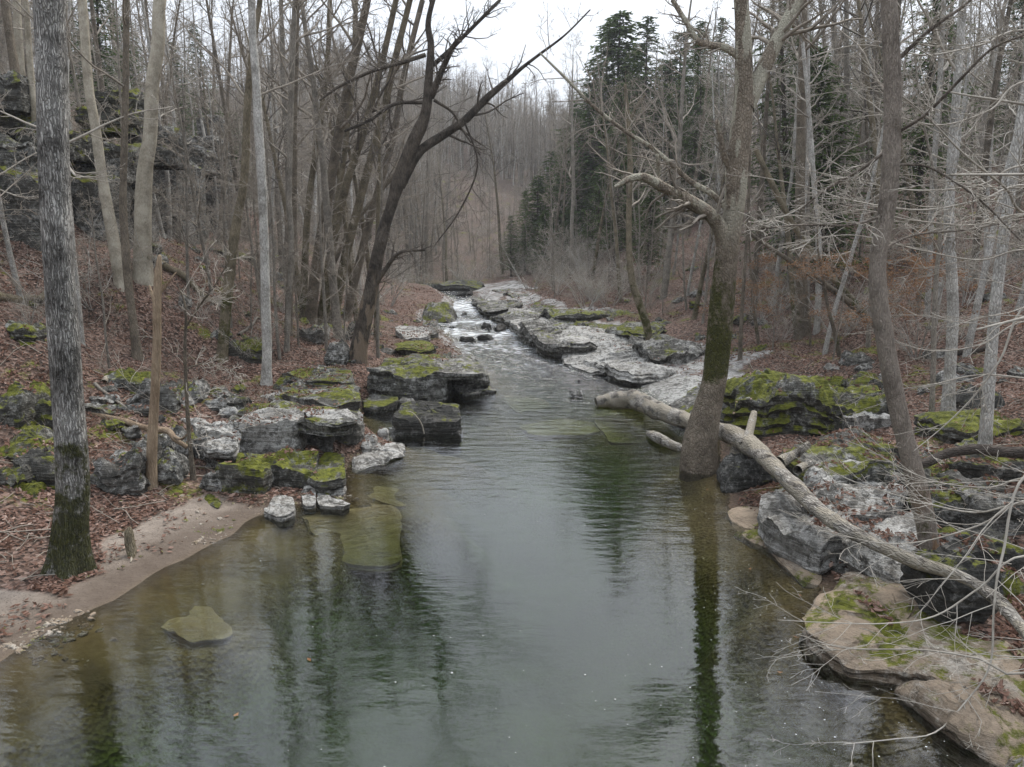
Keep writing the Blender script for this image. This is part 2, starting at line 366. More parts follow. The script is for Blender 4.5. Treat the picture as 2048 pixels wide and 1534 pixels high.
# ------------------------------------------------------------------ water body
wy = [-20.0, -5, 0]
while wy[-1] < 4: wy.append(wy[-1] + .5)
while wy[-1] < 82: wy.append(wy[-1] + max(.06, wy[-1] * .0095))
wy = np.array(wy); nu = 84
tt = np.linspace(0, 1, nu)
WX = (xl(wy) - 1.6)[:, None] * (1 - tt) + (xr(wy) + 1.6)[:, None] * tt; WY = np.repeat(wy[:, None], nu, 1)
chop = np.interp(WY, [0, 11, 18, 23, 30, 38, 41, 46, 56, 70], [.042, .05, .16, .7, 1.5, 2.0, 1.7, 1.3, 1.9, 1.4])
WZ = water_z(WY) + chop * (.016 * fbm2(WX * 1.2, WY * 2.6, 3, 71) + .006 * noise2(WX * 5, WY * 9, 75)) * sstep(18, 30, WY)
foam = np.maximum.reduce([np.exp(-((WY - 40.0 - 1.2 * noise2(WX * .9, 2.2, 78)) / 2.2) ** 2) * .55, np.exp(-((WY - 35.5) / 4.5) ** 2) * .42,
                          np.exp(-((WY - 53) / 6) ** 2) * .6, np.exp(-((WY - 45) / 3) ** 2) * .5, np.exp(-((WY - 30) / 4.5) ** 2) * .3])
nw = len(wy); top = np.stack([WX, WY, WZ], -1).reshape(-1, 3); bot = top.copy(); bot[:, 2] = -3.2
fa = grid_faces(nw, nu)[:, ::-1]; fb = grid_faces(nw, nu) + len(top)
def strip(ix): return np.stack([ix[:-1], ix[1:], ix[1:] + len(top), ix[:-1] + len(top)], -1)
idx = np.arange(nw * nu).reshape(nw, nu)
faces = np.concatenate([fa, fb, strip(idx[:, 0])[:, ::-1], strip(idx[:, -1]), strip(idx[0]), strip(idx[-1])[:, ::-1]])
fo = np.concatenate([foam.ravel(), np.zeros(len(bot))]); ch = np.concatenate([chop.ravel(), np.zeros(len(bot))])
me = mesh_arr('stream_water', np.concatenate([top, bot]), faces, True, {'foam': fo, 'chop': ch})
import bmesh
bm = bmesh.new(); bm.from_mesh(me); bmesh.ops.recalc_face_normals(bm, faces=bm.faces); bm.to_mesh(me); bm.free()
m = bpy.data.materials.new('stream_water'); m.use_nodes = True; nt = m.node_tree; nt.nodes.clear()
out = node(nt, 'OutputMaterial'); p = pos(nt)
wv = mth(nt, 'ADD', mth(nt, 'MULTIPLY', noise(nt, scaled(nt, p, (1.5, 3.6, 1)), 1.0, 3, .5), 1.6), mth(nt, 'MULTIPLY', noise(nt, scaled(nt, p, (5, 12, 1), (0, 0, .15)), 1.0, 4, .55), .55))
bp = node(nt, 'Bump', {'Height': mth(nt, 'MULTIPLY', wv, attr(nt, 'chop')), 'Distance': .085, 'Strength': 1.0}).outputs[0]
fr = node(nt, 'Fresnel', {'IOR': 1.68, 'Normal': bp}).outputs[0]
tr = node(nt, 'BsdfTransparent', {'Color': (.97, .98, .95, 1)}); gl = node(nt, 'BsdfGlossy', {'Color': (1, 1, 1, 1), 'Roughness': .0, 'Normal': bp})
mx = node(nt, 'MixShader', {0: fr, 1: tr.outputs[0], 2: gl.outputs[0]})
fn = noise(nt, scaled(nt, p, (2.2, 5.5, 1)), 1.0, 6, .7)
ff = mth(nt, 'MULTIPLY', rng_(nt, mth(nt, 'ADD', fn, mth(nt, 'MULTIPLY', attr(nt, 'foam'), .42)), .66, .84), rng_(nt, attr(nt, 'foam'), .04, .2, 0, .9))
df = node(nt, 'BsdfDiffuse', {'Color': (.78, .81, .83, 1)})
mx2 = node(nt, 'MixShader', {0: ff, 1: mx.outputs[0], 2: df.outputs[0]})
ab = node(nt, 'VolumeAbsorption', {'Color': (.46, .64, .24, 1), 'Density': .7})
nt.links.new(mx2.outputs[0], out.inputs['Surface']); nt.links.new(ab.outputs[0], out.inputs['Volume'])
w_ob = ob('stream_water', me, m); tag(w_ob, 'clear green stream running down from a small rapid into a calm pool', 'water', kind='structure')

# ------------------------------------------------------------------ rocks
ROCKS = []                                                # everything leaves can come to rest on
def poly_radius(P, th):
    d = np.stack([np.cos(th), np.sin(th)], 1); r = np.full(len(th), 1e9)
    for i in range(len(P)):
        a, b_ = P[i], P[(i + 1) % len(P)]; e = b_ - a
        den = d[:, 0] * e[1] - d[:, 1] * e[0]; den = np.where(np.abs(den) < 1e-9, 1e-9, den)
        t = (a[0] * e[1] - a[1] * e[0]) / den; u = (a[0] * d[:, 1] - a[1] * d[:, 0]) / den
        ok = (t > 0) & (u >= -1e-6) & (u <= 1 + 1e-6)
        r = np.where(ok & (t < r), t, r)
    return np.where(r > 1e8, np.median(r[r < 1e8]) if (r < 1e8).any() else .5, r)
def rock_mesh(seed, P, h, nth=76, nr=13, nz=11, rough=.05, tilt=(0, 0), dome=.12, under=.12, layer=.11, name='rock'):
    R = np.random.default_rng(seed); P = np.asarray(P, float)
    th = np.linspace(0, 2 * math.pi, nth, endpoint=False)
    r = poly_radius(P, th); r = .25 * np.roll(r, 1) + .5 * r + .25 * np.roll(r, -1)
    sz = r.mean(); sx = R.uniform(0, 99)
    r = r * (1 + .08 * fbm3(np.cos(th) * 2.2 + sx, np.sin(th) * 2.2, sx, 3, seed))
    s = np.linspace(0, 1, nr) ** .75; s[0] = .003
    x, y = (s[:, None] * r) * np.cos(th), (s[:, None] * r) * np.sin(th)
    zt = rough * fbm3(x / max(sz, .3) * 1.6 + sx, y / max(sz, .3) * 1.6, 0 * x, 4, seed + 3)
    st = fbm3(x * 1.1 / max(sz, .4) + sx, y * 1.9 / max(sz, .4), 0 * x + 9, 2, seed + 7)     # thin broken beds on the top face
    fine = fbm3(x * 5 + sx, y * 5, 0 * x + 3, 3, seed + 21)
    zt = zt + np.floor(st * 3.2) * rough * .75 + .22 * rough * fine - dome * h * (s[:, None] ** 4)
    top = np.stack([x, y, zt], -1)
    k = (np.arange(1, nz + 1) / nz)
    nl = max(2, int(round(h / layer))); lay = R.uniform(-1, 1, nl + 2); li = np.minimum((k * nl).astype(int), nl)
    off = lay[li][:, None] * (.55 + .45 * noise3(np.cos(th)[None] * 2 + sx, np.sin(th)[None] * 2, li[:, None] * 3.7, seed + 9))
    fac = 1 + (.06 + .7 * rough / max(sz, .3)) * off - under * (k ** 1.6)[:, None] * (.6 + .4 * noise3(np.cos(th)[None] * 1.5, np.sin(th)[None] * 1.5, sx, seed + 5))
    fac[0] = 1.0
    rs = r[None] * fac
    sx3 = rs * np.cos(th); sy3 = rs * np.sin(th)
    zs = (zt[-1][None] * (1 - k[:, None]) - h * k[:, None]) + .15 * layer * noise3(sx3 * 3, sy3 * 3, k[:, None] * 5, seed)
    side = np.stack([sx3, sy3, zs], -1)
    nrm = np.stack([np.cos(th), np.sin(th), 0 * th], -1)[None]
    side = side + nrm * (rough * .9 * fbm3(sx3 * 3.0, sy3 * 3.0, zs * 5, 4, seed + 2))[..., None]
    v = np.concatenate([top, side]).reshape(-1, 3)
    v[:, 2] += v[:, 0] * tilt[0] + v[:, 1] * tilt[1]
    me = mesh_arr(name, v, grid_faces(nr + nz, nth, True), True)
    me.set_sharp_from_angle(angle=math.radians(38))
    return me
def add_rock(name, me, mat, loc, label, group=None, cat='rock', rot=0.0, sc=(1, 1, 1)):
    o = ob(name, me, M[mat], None, loc); o.rotation_euler = (0, 0, rot); o.scale = sc
    tag(o, label, cat, group); ROCKS.append(o); return o
_rs = [100]
def slab_px(name, pts, z, h, mat, label, tilt=(0, 0), group=None, **kw):
    """a rock whose top outline is traced on the plane z"""
    P = np.array([G(a, b_, z)[:2] for a, b_ in pts]); c = P.mean(0); _rs[0] += 1
    z = z + tilt[0] * 0
    return add_rock(name, rock_mesh(_rs[0], P - c, h, tilt=tilt, **kw), mat, (c[0], c[1], z), label, group)
def block_px(name, x0, y0, x1, y1, depth, mat, label, sink=.25, group=None, zb=None, skew=0.0, jit=.07, **kw):
    """a rock whose front face fills a pixel box; it stands on the ground under the box"""
    _rs[0] += 1; R = np.random.default_rng(_rs[0])
    base = T((x0 + x1) / 2, y1) if zb is None else G((x0 + x1) / 2, y1, zb)
    Yf = base[1]; sc = (Yf * _cp - (base[2] - CAMZ) * _sp) / F
    w = (x1 - x0) * sc; d = ray((x0 + x1) / 2, y0); t = Yf / d[1]; zt = CAMZ + d[2] * t
    h = max(zt - base[2], .05)
    P = np.array([(-w / 2, 0), (-w * .2, -depth * .06), (w * .22, -depth * .04), (w / 2, 0), (w * .5, depth * .55), (w * .42, depth), (-w * .05, depth * 1.06), (-w * .44, depth)])
    P = P * (1 + R.uniform(-jit, jit, P.shape)); P[:, 0] += P[:, 1] * skew
    c = P.mean(0)
    return add_rock(name, rock_mesh(_rs[0], P - c, h + sink, **kw), mat, (base[0] + c[0], Yf + c[1], zt), label, group)

# --- cliff-side bank: pale blocks along the low ledge
block_px('rock_block', 474, 842, 592, 916, 1.0, 'rock_white', 'large squared white lichened block in the ledge above the beach', dome=.02, under=.02, rough=.04)
block_px('rock_block', 596, 846, 662, 892, .9, 'rock', 'squarish grey block right beside the large white block, dark crack between', dome=.02, rough=.035)
block_px('rock_block', 664, 848, 716, 888, .8, 'rock', 'smaller grey block ending the ledge next to the inlet', dome=.02, rough=.035)
slab_px('flat_rock', [(515, 806), (560, 800), (640, 806), (712, 826), (722, 850), (650, 852), (590, 842), (540, 826)], 1.02, .22, 'rock_mid', 'layered thin-bedded slab capping the grey blocks', tilt=(-.03, 0), dome=.1, layer=.06, rough=.05)
slab_px('flat_rock', [(600, 812), (690, 816), (712, 836), (640, 838)], 1.12, .12, 'rock_white', 'thin pale flake of rock on top of the layered slab', dome=.1, layer=.05, rough=.03)
block_px('boulder', 408, 890, 476, 938, .7, 'rock', 'rounded pale boulder at the foot of the white block', dome=.35, rough=.06)
block_px('boulder', 384, 880, 424, 918, .6, 'rock', 'small grey boulder between thin sapling and rounded pale boulder', dome=.3, rough=.05)
slab_px('flat_rock', [(395, 868), (470, 842), (482, 870), (470, 890), (400, 888)], .82, .3, 'rock_white', 'flat white slab with leaves behind the rounded boulder', dome=.12, rough=.05)
slab_px('flat_rock', [(385, 845), (455, 838), (470, 852), (400, 862)], 1.0, .25, 'rock_white', 'low white slab in the litter behind the thin sapling', dome=.15, rough=.04)
block_px('boulder', 188, 912, 284, 990, .9, 'rock', 'angular boulder with white top and dark hollow front beside the big oak', dome=.22, under=.28, rough=.07)
block_px('boulder', 246, 896, 300, 945, .7, 'rock_mid', 'mossy boulder wedged behind the broken snag', dome=.25, rough=.06)
block_px('boulder', 308, 918, 356, 968, .6, 'rock_mid', 'speckled mossy boulder touching the foot of the broken snag', dome=.3, rough=.06)
block_px('boulder', 300, 872, 345, 912, .8, 'rock', 'white-topped boulder behind the broken snag', dome=.3, rough=.06)
block_px('boulder', 348, 885, 386, 915, .6, 'rock', 'flat grey stone between the snag and the thin sapling', dome=.3, rough=.04)
block_px('flat_rock', 262, 884, 318, 902, .7, 'rock_white', 'pale thin slab leaning behind the snag', dome=.1, rough=.03)
block_px('rock_block', 436, 936, 530, 984, 1.0, 'rock_moss', 'dark mossy ledge front topped with leaves above the beach', dome=.05, under=.1, layer=.1, rough=.05)
block_px('rock_block', 524, 930, 622, 976, 1.0, 'rock_moss', 'long mossy ledge beside the tan mossy slab', dome=.05, under=.1, layer=.1, rough=.05)
block_px('boulder', 402, 948, 442, 982, .4, 'rock', 'small black-and-white speckled boulder at the beach edge', dome=.3, rough=.06)
slab_px('flat_rock', [(622, 925), (650, 905), (688, 908), (690, 955), (640, 962), (612, 950)], .34, .35, 'rock_mid', 'tan mossy slab jutting into the shallows', dome=.03, layer=.08, rough=.03)
slab_px('stone', [(404, 988), (425, 985), (444, 998), (436, 1010), (414, 1002)], .17, .12, 'rock_moss', 'flat green mossy stone lying on the sand', dome=.3, rough=.02)
slab_px('flat_rock', [(548, 992), (588, 990), (590, 1024), (566, 1032), (528, 1022)], .12, .22, 'rock_white', 'bright white cracked slab at the water edge', dome=.05, layer=.06, rough=.02)
slab_px('flat_rock', [(602, 980), (630, 978), (632, 1006), (606, 1008)], .10, .2, 'rock_white', 'small bright slab beside the crack at the water edge', dome=.05, layer=.06, rough=.015)
slab_px('flat_rock', [(634, 980), (654, 980), (662, 996), (704, 1004), (690, 1012), (636, 1010)], .08, .2, 'rock_white', 'bright tapering slab pointing into the shallows', dome=.05, layer=.06, rough=.015)
slab_px('flat_rock', [(604, 966), (640, 962), (690, 966), (686, 978), (610, 978)], .14, .2, 'rock_white', 'thin pale bed under the tan mossy slab', dome=.05, layer=.06, rough=.015)
# --- inlet and the boulder in the stream
block_px('boulder', 786, 824, 918, 868, 1.1, 'rock_dark', 'dark mossy flat-topped boulder standing in the stream', sink=.5, dome=.1, under=.06, rough=.06, zb=0.0)
slab_px('flat_rock', [(706, 912), (742, 888), (780, 876), (808, 880), (808, 900), (770, 914), (712, 928)], .14, .3, 'rock_white', 'smooth pale rounded slab by the inlet mouth', dome=.25, rough=.04)
for i, (a, b_, c_, d_) in enumerate(((754, 860, 776, 878), (776, 852, 802, 866), (724, 872, 752, 888), (740, 890, 760, 900), (722, 892, 742, 906), (700, 866, 722, 880))):
    block_px('stone', a, b_, c_, d_, .3, 'rock_white', 'small pale loose stone piled at the inlet mouth', sink=.1, group='loose stones at the inlet mouth', dome=.3, rough=.03, nth=32, nr=6, nz=5)
slab_px('flat_rock', [(722, 800), (745, 786), (792, 786), (798, 800), (770, 810), (730, 812)], .22, .25, 'rock_mid', 'tan moss-edged slab in the corner of the inlet', dome=.1, rough=.03)
for a, b_, c_, d_ in ((798, 800, 828, 812), (800, 792, 818, 800), (806, 786, 832, 796)):
    block_px('stone', a, b_, c_, d_, .35, 'rock_white', 'white stone under the big ledge by the inlet', sink=.12, group='white stones under the big ledge', dome=.25, rough=.03, nth=32, nr=6, nz=5)
# --- the big ledge
block_px('rock_block', 736, 736, 896, 798, 3.2, 'rock_mid', 'massive grey ledge block with moss below the leaning dark tree', dome=.04, under=.08, rough=.09, zb=.05, layer=.3, nth=120, nz=16)
block_px('rock_block', 886, 740, 976, 776, 2.6, 'rock', 'jutting ledge with dark overhang at the stream', dome=.03, under=.22, rough=.06, zb=.12, skew=-.2)
slab_px('flat_rock', [(905, 776), (940, 768), (990, 772), (992, 780), (930, 786)], .1, .3, 'rock', 'low flat slab under the jutting ledge', dome=.05, rough=.03)
slab_px('flat_rock', [(836, 706), (940, 716), (972, 742), (880, 742), (800, 722)], .92, .3, 'rock', 'leaf-covered upper bed on the big ledge', dome=.1, rough=.04, layer=.08)
slab_px('flat_rock', [(790, 684), (850, 680), (880, 690), (840, 700), (790, 694)], .95, .3, 'rock_moss', 'mossy low bed upstream of the big ledge', dome=.1, rough=.04)
slab_px('flat_rock', [(790, 655), (850, 652), (862, 668), (810, 674)], .95, .4, 'rock_white', 'pale low bed near the rapid on the cliff side', dome=.1, rough=.04)
slab_px('flat_rock', [(845, 640), (872, 640), (878, 660), (852, 664)], .8, .5, 'rock', 'grey bed at the edge of the lower rapid', dome=.15, rough=.05)
block_px('boulder', 838, 612, 908, 642, 6.0, 'rock_mid', 'rounded dark bank rock beside the upper rapid', dome=.55, rough=.16, zb=.35, sink=.6)
slab_px('flat_rock', [(700, 742), (640, 730), (560, 738), (620, 762), (706, 766)], .95, .3, 'rock_mid', 'moss-edged terrace of leaves beside the leaning tree', dome=.06, rough=.05, layer=.1)
slab_px('flat_rock', [(560, 770), (640, 758), (718, 775), (722, 800), (640, 800), (570, 786)], .86, .32, 'rock_mid', 'lower moss-edged terrace of leaves by the inlet', dome=.06, rough=.05, layer=.1)
block_px('boulder', 452, 684, 528, 722, 1.2, 'rock_moss', 'mossy boulder between the mossy leaning trunk and the white tree', dome=.2, rough=.07)
block_px('boulder', 596, 652, 646, 684, 1.2, 'rock', 'grey boulder with moss near the clump of leaning stems', dome=.2, rough=.08)
block_px('boulder', 648, 694, 694, 730, 1.0, 'rock', 'round pale boulder at the foot of the leaning dark tree', dome=.35, rough=.07)
block_px('boulder', 546, 752, 600, 782, .8, 'rock_moss', 'mossy rock at the foot of the white tree', dome=.25, rough=.06)
block_px('boulder', 690, 652, 720, 680, 1.0, 'rock_dark', 'dark rock behind the leaning dark tree', dome=.25, rough=.06)
# --- stones further back on the cliff-side bank
block_px('boulder', 252, 774, 306, 816, .9, 'rock', 'white-faced boulder left of the broken snag in the litter', dome=.3, rough=.07)
block_px('boulder', 312, 784, 352, 826, .8, 'rock_mid', 'dark-faced speckled boulder right behind the broken snag', dome=.25, rough=.07)
block_px('boulder', 206, 752, 286, 778, .9, 'rock_moss', 'mossy boulder under the fallen grey plank of wood', dome=.3, rough=.06)
block_px('boulder', 352, 776, 404, 802, .7, 'rock', 'pale boulder in the litter behind the thin sapling', dome=.3, rough=.06)
block_px('flat_rock', 412, 798, 490, 816, .6, 'rock', 'long low slab lying in the litter below the white tree', dome=.2, rough=.05)
block_px('flat_rock', 438, 818, 475, 836, .5, 'rock_white', 'small tilted pale slab in the litter', dome=.2, rough=.04, skew=.3)
block_px('flat_rock', 476, 820, 548, 838, .6, 'rock_mid', 'narrow mossy slab in front of the layered slab', dome=.2, rough=.04)
block_px('boulder', -10, 790, 44, 850, 1.2, 'rock_moss', 'green mossy squared boulder at the end of the row behind the big oak', dome=.12, rough=.06)
block_px('boulder', 42, 806, 112, 864, 1.2, 'rock_moss', 'green mossy boulder showing just behind the big oak trunk', dome=.15, rough=.06)
block_px('rock_block', -20, 884, 106, 924, .8, 'rock_moss', 'low mossy ledge behind the big oak', dome=.2, rough=.05)
block_px('boulder', 20, 912, 114, 962, .7, 'rock_mid', 'half mossy pale boulder close behind the big oak base', dome=.3, rough=.07)
block_px('boulder', -10, 936, 48, 974, .6, 'rock_moss', 'pale boulder with bright moss cap in the litter by the big oak', dome=.35, rough=.06)
block_px('boulder', 30, 968, 72, 988, .4, 'rock_moss', 'small moss cushion stone in the litter near the big oak', dome=.4, rough=.04)
# --- rapids
WETS = ((962, 645, 986, 657), (986, 651, 1016, 664), (966, 656, 988, 666), (921, 674, 946, 684), (950, 669, 980, 682), (922, 626, 938, 633), (898, 653, 909, 659), (913, 590, 937, 600), (930, 586, 948, 596), (940, 604, 958, 612))
block_px('rock_block', 866, 566, 962, 582, 4.0, 'rock_dark', 'dark overhanging ledge above the head of the rapids', sink=.9, dome=.15, under=.05, rough=.1, zb=1.0)
# --- opposite bank: pale shelf along the water
SH = [([(968, 622), (985, 632), (1016, 642), (1070, 640), (1100, 622), (1050, 606), (1000, 604)], .62, 'rock', 'grey shelf block at the foot of the upper rapid'),
      ([(1000, 634), (1030, 652), (1066, 664), (1120, 668), (1190, 648), (1150, 626), (1060, 614)], .6, 'rock_white', 'pale shelf block beside the lower rapid'),
      ([(1044, 656), (1072, 676), (1110, 690), (1180, 690), (1262, 664), (1210, 640), (1110, 632)], .68, 'rock', 'grey-faced shelf block just below the rapid'),
      ([(1096, 680), (1130, 698), (1182, 716), (1270, 716), (1350, 690), (1292, 662), (1180, 650)], .60, 'rock_white', 'long pale shelf block with black-stained face'),
      ([(1160, 704), (1200, 726), (1266, 746), (1330, 742), (1400, 716), (1352, 690), (1260, 682)], .46, 'rock_white', 'undercut pale shelf block where the bank bends'),
      ([(942, 598), (958, 610), (980, 618), (1030, 614), (1060, 598), (1000, 584)], .95, 'rock', 'dark layered block at the head of the shelf'),
      ([(1050, 612), (1110, 630), (1180, 634), (1260, 620), (1200, 600), (1110, 594)], .98, 'rock_mid', 'leafy upper bed in the middle of the shelf'),
      ([(985, 584), (1050, 600), (1110, 600), (1150, 588), (1070, 574)], 1.15, 'rock', 'weathered upper bed near the head of the shelf'),
      ([(1150, 640), (1220, 660), (1300, 664), (1350, 644), (1260, 622)], .92, 'rock_mid', 'leaf-strewn upper bed reaching the shrubs'),
      ([(1240, 684), (1300, 704), (1370, 712), (1430, 692), (1340, 668)], .78, 'rock', 'grey upper bed by the mossy leaning tree')]
for P_, z_, mk, lab in SH:
    slab_px('flat_rock', P_, z_, z_ + .25 - float(water_z(G(*P_[0], z_)[1])), mk, lab + ' on the bank', dome=.10, under=.10, layer=.11, rough=.13, nth=150, nr=26, nz=14)
slab_px('flat_rock', [(1250, 745), (1345, 800), (1400, 790), (1440, 740), (1380, 715), (1310, 722)], .34, .7, 'rock_white', 'smooth cream bedrock ramp sloping into the stream', tilt=(.12, .04), dome=.3, rough=.05)
slab_px('flat_rock', [(1340, 790), (1385, 830), (1470, 830), (1500, 780), (1420, 762)], .5, .8, 'rock', 'speckled bedrock hump behind the leaning sycamore', tilt=(.10, .03), dome=.25, rough=.08)
slab_px('flat_rock', [(1450, 800), (1530, 792), (1560, 770), (1480, 758), (1420, 772)], .85, .5, 'rock_white', 'smooth white bedrock strip running up to the mossy mound', tilt=(.05, 0), dome=.2, rough=.05)
# --- mossy mound and bedrock behind the fallen log
block_px('boulder', 1486, 776, 1684, 868, 2.2, 'rock_moss', 'broad bright green mossy boulder mound behind the fallen log', dome=.22, under=.1, rough=.13, nth=120, nr=16)
block_px('boulder', 1640, 792, 1790, 862, 1.8, 'rock_moss', 'mossy boulder split from the green mound by a crack', dome=.2, rough=.11, skew=.3, nth=100, nr=14)
block_px('boulder', 1692, 824, 1786, 862, .7, 'rock_white', 'bare white-faced rock under the split mossy boulder', dome=.15, rough=.05)
block_px('rock_block', 1618, 764, 1712, 792, 1.0, 'rock_moss', 'low mossy ledge on top of the green mound', dome=.25, rough=.06)
block_px('rock_block', 1706, 756, 1784, 788, 1.0, 'rock_moss', 'mossy ledge touching the slim brown trunk', dome=.2, rough=.06)
slab_px('flat_rock', [(1560, 905), (1640, 872), (1760, 862), (1840, 890), (1790, 925), (1650, 935)], 1.0, .6, 'rock_mid', 'half mossy bedrock terrace below the green mound', tilt=(.03, .02), dome=.12, rough=.08, layer=.09, nth=110)
slab_px('flat_rock', [(1600, 985), (1640, 930), (1790, 925), (1830, 975), (1760, 1020), (1660, 1010)], .82, .6, 'rock_white', 'pale furrowed bedrock terrace beside the fallen log', tilt=(.02, .03), dome=.1, rough=.08, layer=.09, nth=110)
block_px('rock_block', 1700, 930, 1838, 990, 1.3, 'rock_mid', 'moss-topped ledge with a dark step behind the slim brown trunk', dome=.08, rough=.06, layer=.12)
slab_px('flat_rock', [(1520, 1010), (1545, 975), (1600, 965), (1690, 1000), (1720, 1060), (1640, 1075), (1560, 1040)], .62, .6, 'rock_white', 'sloping block with white top and black speckled face under the log', tilt=(.05, .10), dome=.12, under=.2, rough=.06, layer=.12)
slab_px('flat_rock', [(1452, 1010), (1500, 998), (1550, 1000), (1600, 1075), (1650, 1150), (1620, 1170), (1560, 1110), (1470, 1050)], .10, .45, 'rock_tan', 'low pale slab sloping into brown shallows', tilt=(.06, 0), dome=.2, rough=.03)
slab_px('flat_rock', [(1680, 1075), (1760, 1010), (1850, 1030), (1920, 1100), (1850, 1130), (1760, 1120)], .66, .55, 'rock_white', 'grey bedrock around the foot of the slim brown trunk', tilt=(.03, .03), dome=.12, rough=.07, layer=.1)
block_px('rock_block', 1838, 985, 1960, 1060, 1.2, 'rock_mid', 'mossy topped ledge block beyond the slim brown trunk', dome=.08, rough=.06)
block_px('rock_block', 1955, 1000, 2070, 1070, 1.2, 'rock', 'grey squared ledge block among pale twigs', dome=.08, rough=.06)
block_px('rock_block', 1850, 925, 2060, 985, 1.4, 'rock_mid', 'broad dark-fronted ledge with moss below the curved dead branch', dome=.08, rough=.07, nth=100)
block_px('rock_block', 1880, 850, 2060, 884, 1.3, 'rock_moss', 'long bright mossy ledge between two pale trunks', dome=.12, rough=.06, nth=100)
block_px('boulder', 1935, 786, 2010, 822, .9, 'rock_dark', 'rounded grey boulder beside a pale trunk on the leafy slope', dome=.35, rough=.07)
block_px('flat_rock', 1868, 1150, 2000, 1206, .8, 'rock_dark', 'dark thick slab lying below the fallen log', dome=.1, under=.2, rough=.05, zb=.62)
block_px('flat_rock', 1912, 1094, 2060, 1150, .8, 'rock_dark', 'dark tilted slab in the litter above the fallen log', dome=.1, under=.2, rough=.05)
block_px('boulder', 2008, 1150, 2060, 1192, .5, 'rock_moss', 'small yellow-mossed stone by the end of the fallen log', dome=.35, rough=.05)
# --- foreground slabs
slab_px('flat_rock', [(1592, 1205), (1640, 1175), (1740, 1135), (1850, 1150), (1960, 1200), (2080, 1290), (2060, 1380), (1900, 1350), (1790, 1310), (1700, 1300), (1620, 1245)], .34, .7, 'rock_tan', 'broad tan bedrock slab with moss streaks at the water', tilt=(.04, .03), dome=.14, under=.12, rough=.045, layer=.1, nth=160, nr=22, nz=14)
slab_px('flat_rock', [(1795, 1345), (1850, 1320), (1960, 1330), (2090, 1370), (2110, 1470), (2030, 1495), (1930, 1455), (1860, 1410)], .22, .6, 'rock_tan', 'pale bedrock slab with dirty face sloping into the pool', tilt=(.07, .03), dome=.25, under=.12, rough=.04, layer=.1, nth=120, nr=18)
block_px('boulder', 1765, 1262, 1832, 1330, .5, 'rock_moss', 'moss-topped dark layered rock in the notch of the slabs', dome=.15, under=.25, rough=.04, zb=-.05, layer=.07)
slab_px('boulder', [(2005, 1510), (2030, 1492), (2090, 1500), (2090, 1560), (2020, 1560)], .18, .5, 'rock_tan', 'tan rock at the pool edge under the pale slab', dome=.3, rough=.05)
for a, b_, c_, d_, lab in ((1450, 925, 1530, 985, 'rounded brown boulder in dark water behind the sycamore foot'), (1520, 935, 1580, 990, 'grey wet boulder under the log crotch'), (1480, 905, 1540, 945, 'dark rock wedged beneath the fallen log')):
    block_px('boulder', a, b_, c_, d_, .8, 'rock_dark', lab, dome=.35, rough=.07, zb=-.02, sink=.4)
# --- slabs seen through the water
def sunken_px(pts, lab, up=.06, h=.14):
    z = -.3
    for _ in range(3):
        c = np.mean([G(a, b_, z)[:2] for a, b_ in pts], 0); z = gz(c[0], c[1]) + up
    z = min(z, -.1)
    tx = float(ground_z(c[0] + .5, c[1]) - ground_z(c[0] - .5, c[1])); ty = float(ground_z(c[0], c[1] + .5) - ground_z(c[0], c[1] - .5))
    P = np.array([G(a, b_, z)[:2] for a, b_ in pts]); _rs[0] += 1
    me_ = rock_mesh(_rs[0], P - c, h, tilt=(tx, ty), dome=.04, rough=.012, nth=56, under=.02)
    for v_ in me_.vertices: v_.co.z = min(v_.co.z, -.12 - z)
    add_rock('sunken_rock', me_, 'rock_bed', (c[0], c[1], z), lab)
slab_px('sunken_rock', [(305, 1242), (375, 1202), (420, 1215), (470, 1258), (452, 1270), (385, 1278)], -.26, .25, 'rock_bed', 'angular tan slab lying just under the water off the beach', dome=.05, rough=.015, nth=48)
for P_, lab in (([(610, 1030), (690, 1012), (800, 1020), (798, 1070), (700, 1085), (620, 1060)], 'broad jointed tan slab under the shallows'),
                ([(700, 985), (760, 965), (830, 960), (810, 1010), (720, 1006)], 'tan slab under the shallows off the bright slabs'),
                ([(690, 945), (780, 925), (850, 915), (840, 945), (710, 972)], 'tan slab under the shallows off the mossy slab'),
                ([(1040, 850), (1130, 838), (1230, 850), (1180, 868), (1060, 868)], 'long sunken bed across the mid-stream'),
                ([(1120, 815), (1230, 815), (1290, 832), (1180, 836)], 'sunken flat stone upstream of the log end'),
                ([(1180, 850), (1290, 852), (1330, 880), (1220, 880)], 'sunken flat stone beneath the log end'),
                ([(1000, 800), (1090, 795), (1120, 812), (1030, 820)], 'sunken flat stone below the ripples')):
    sunken_px(P_, lab)

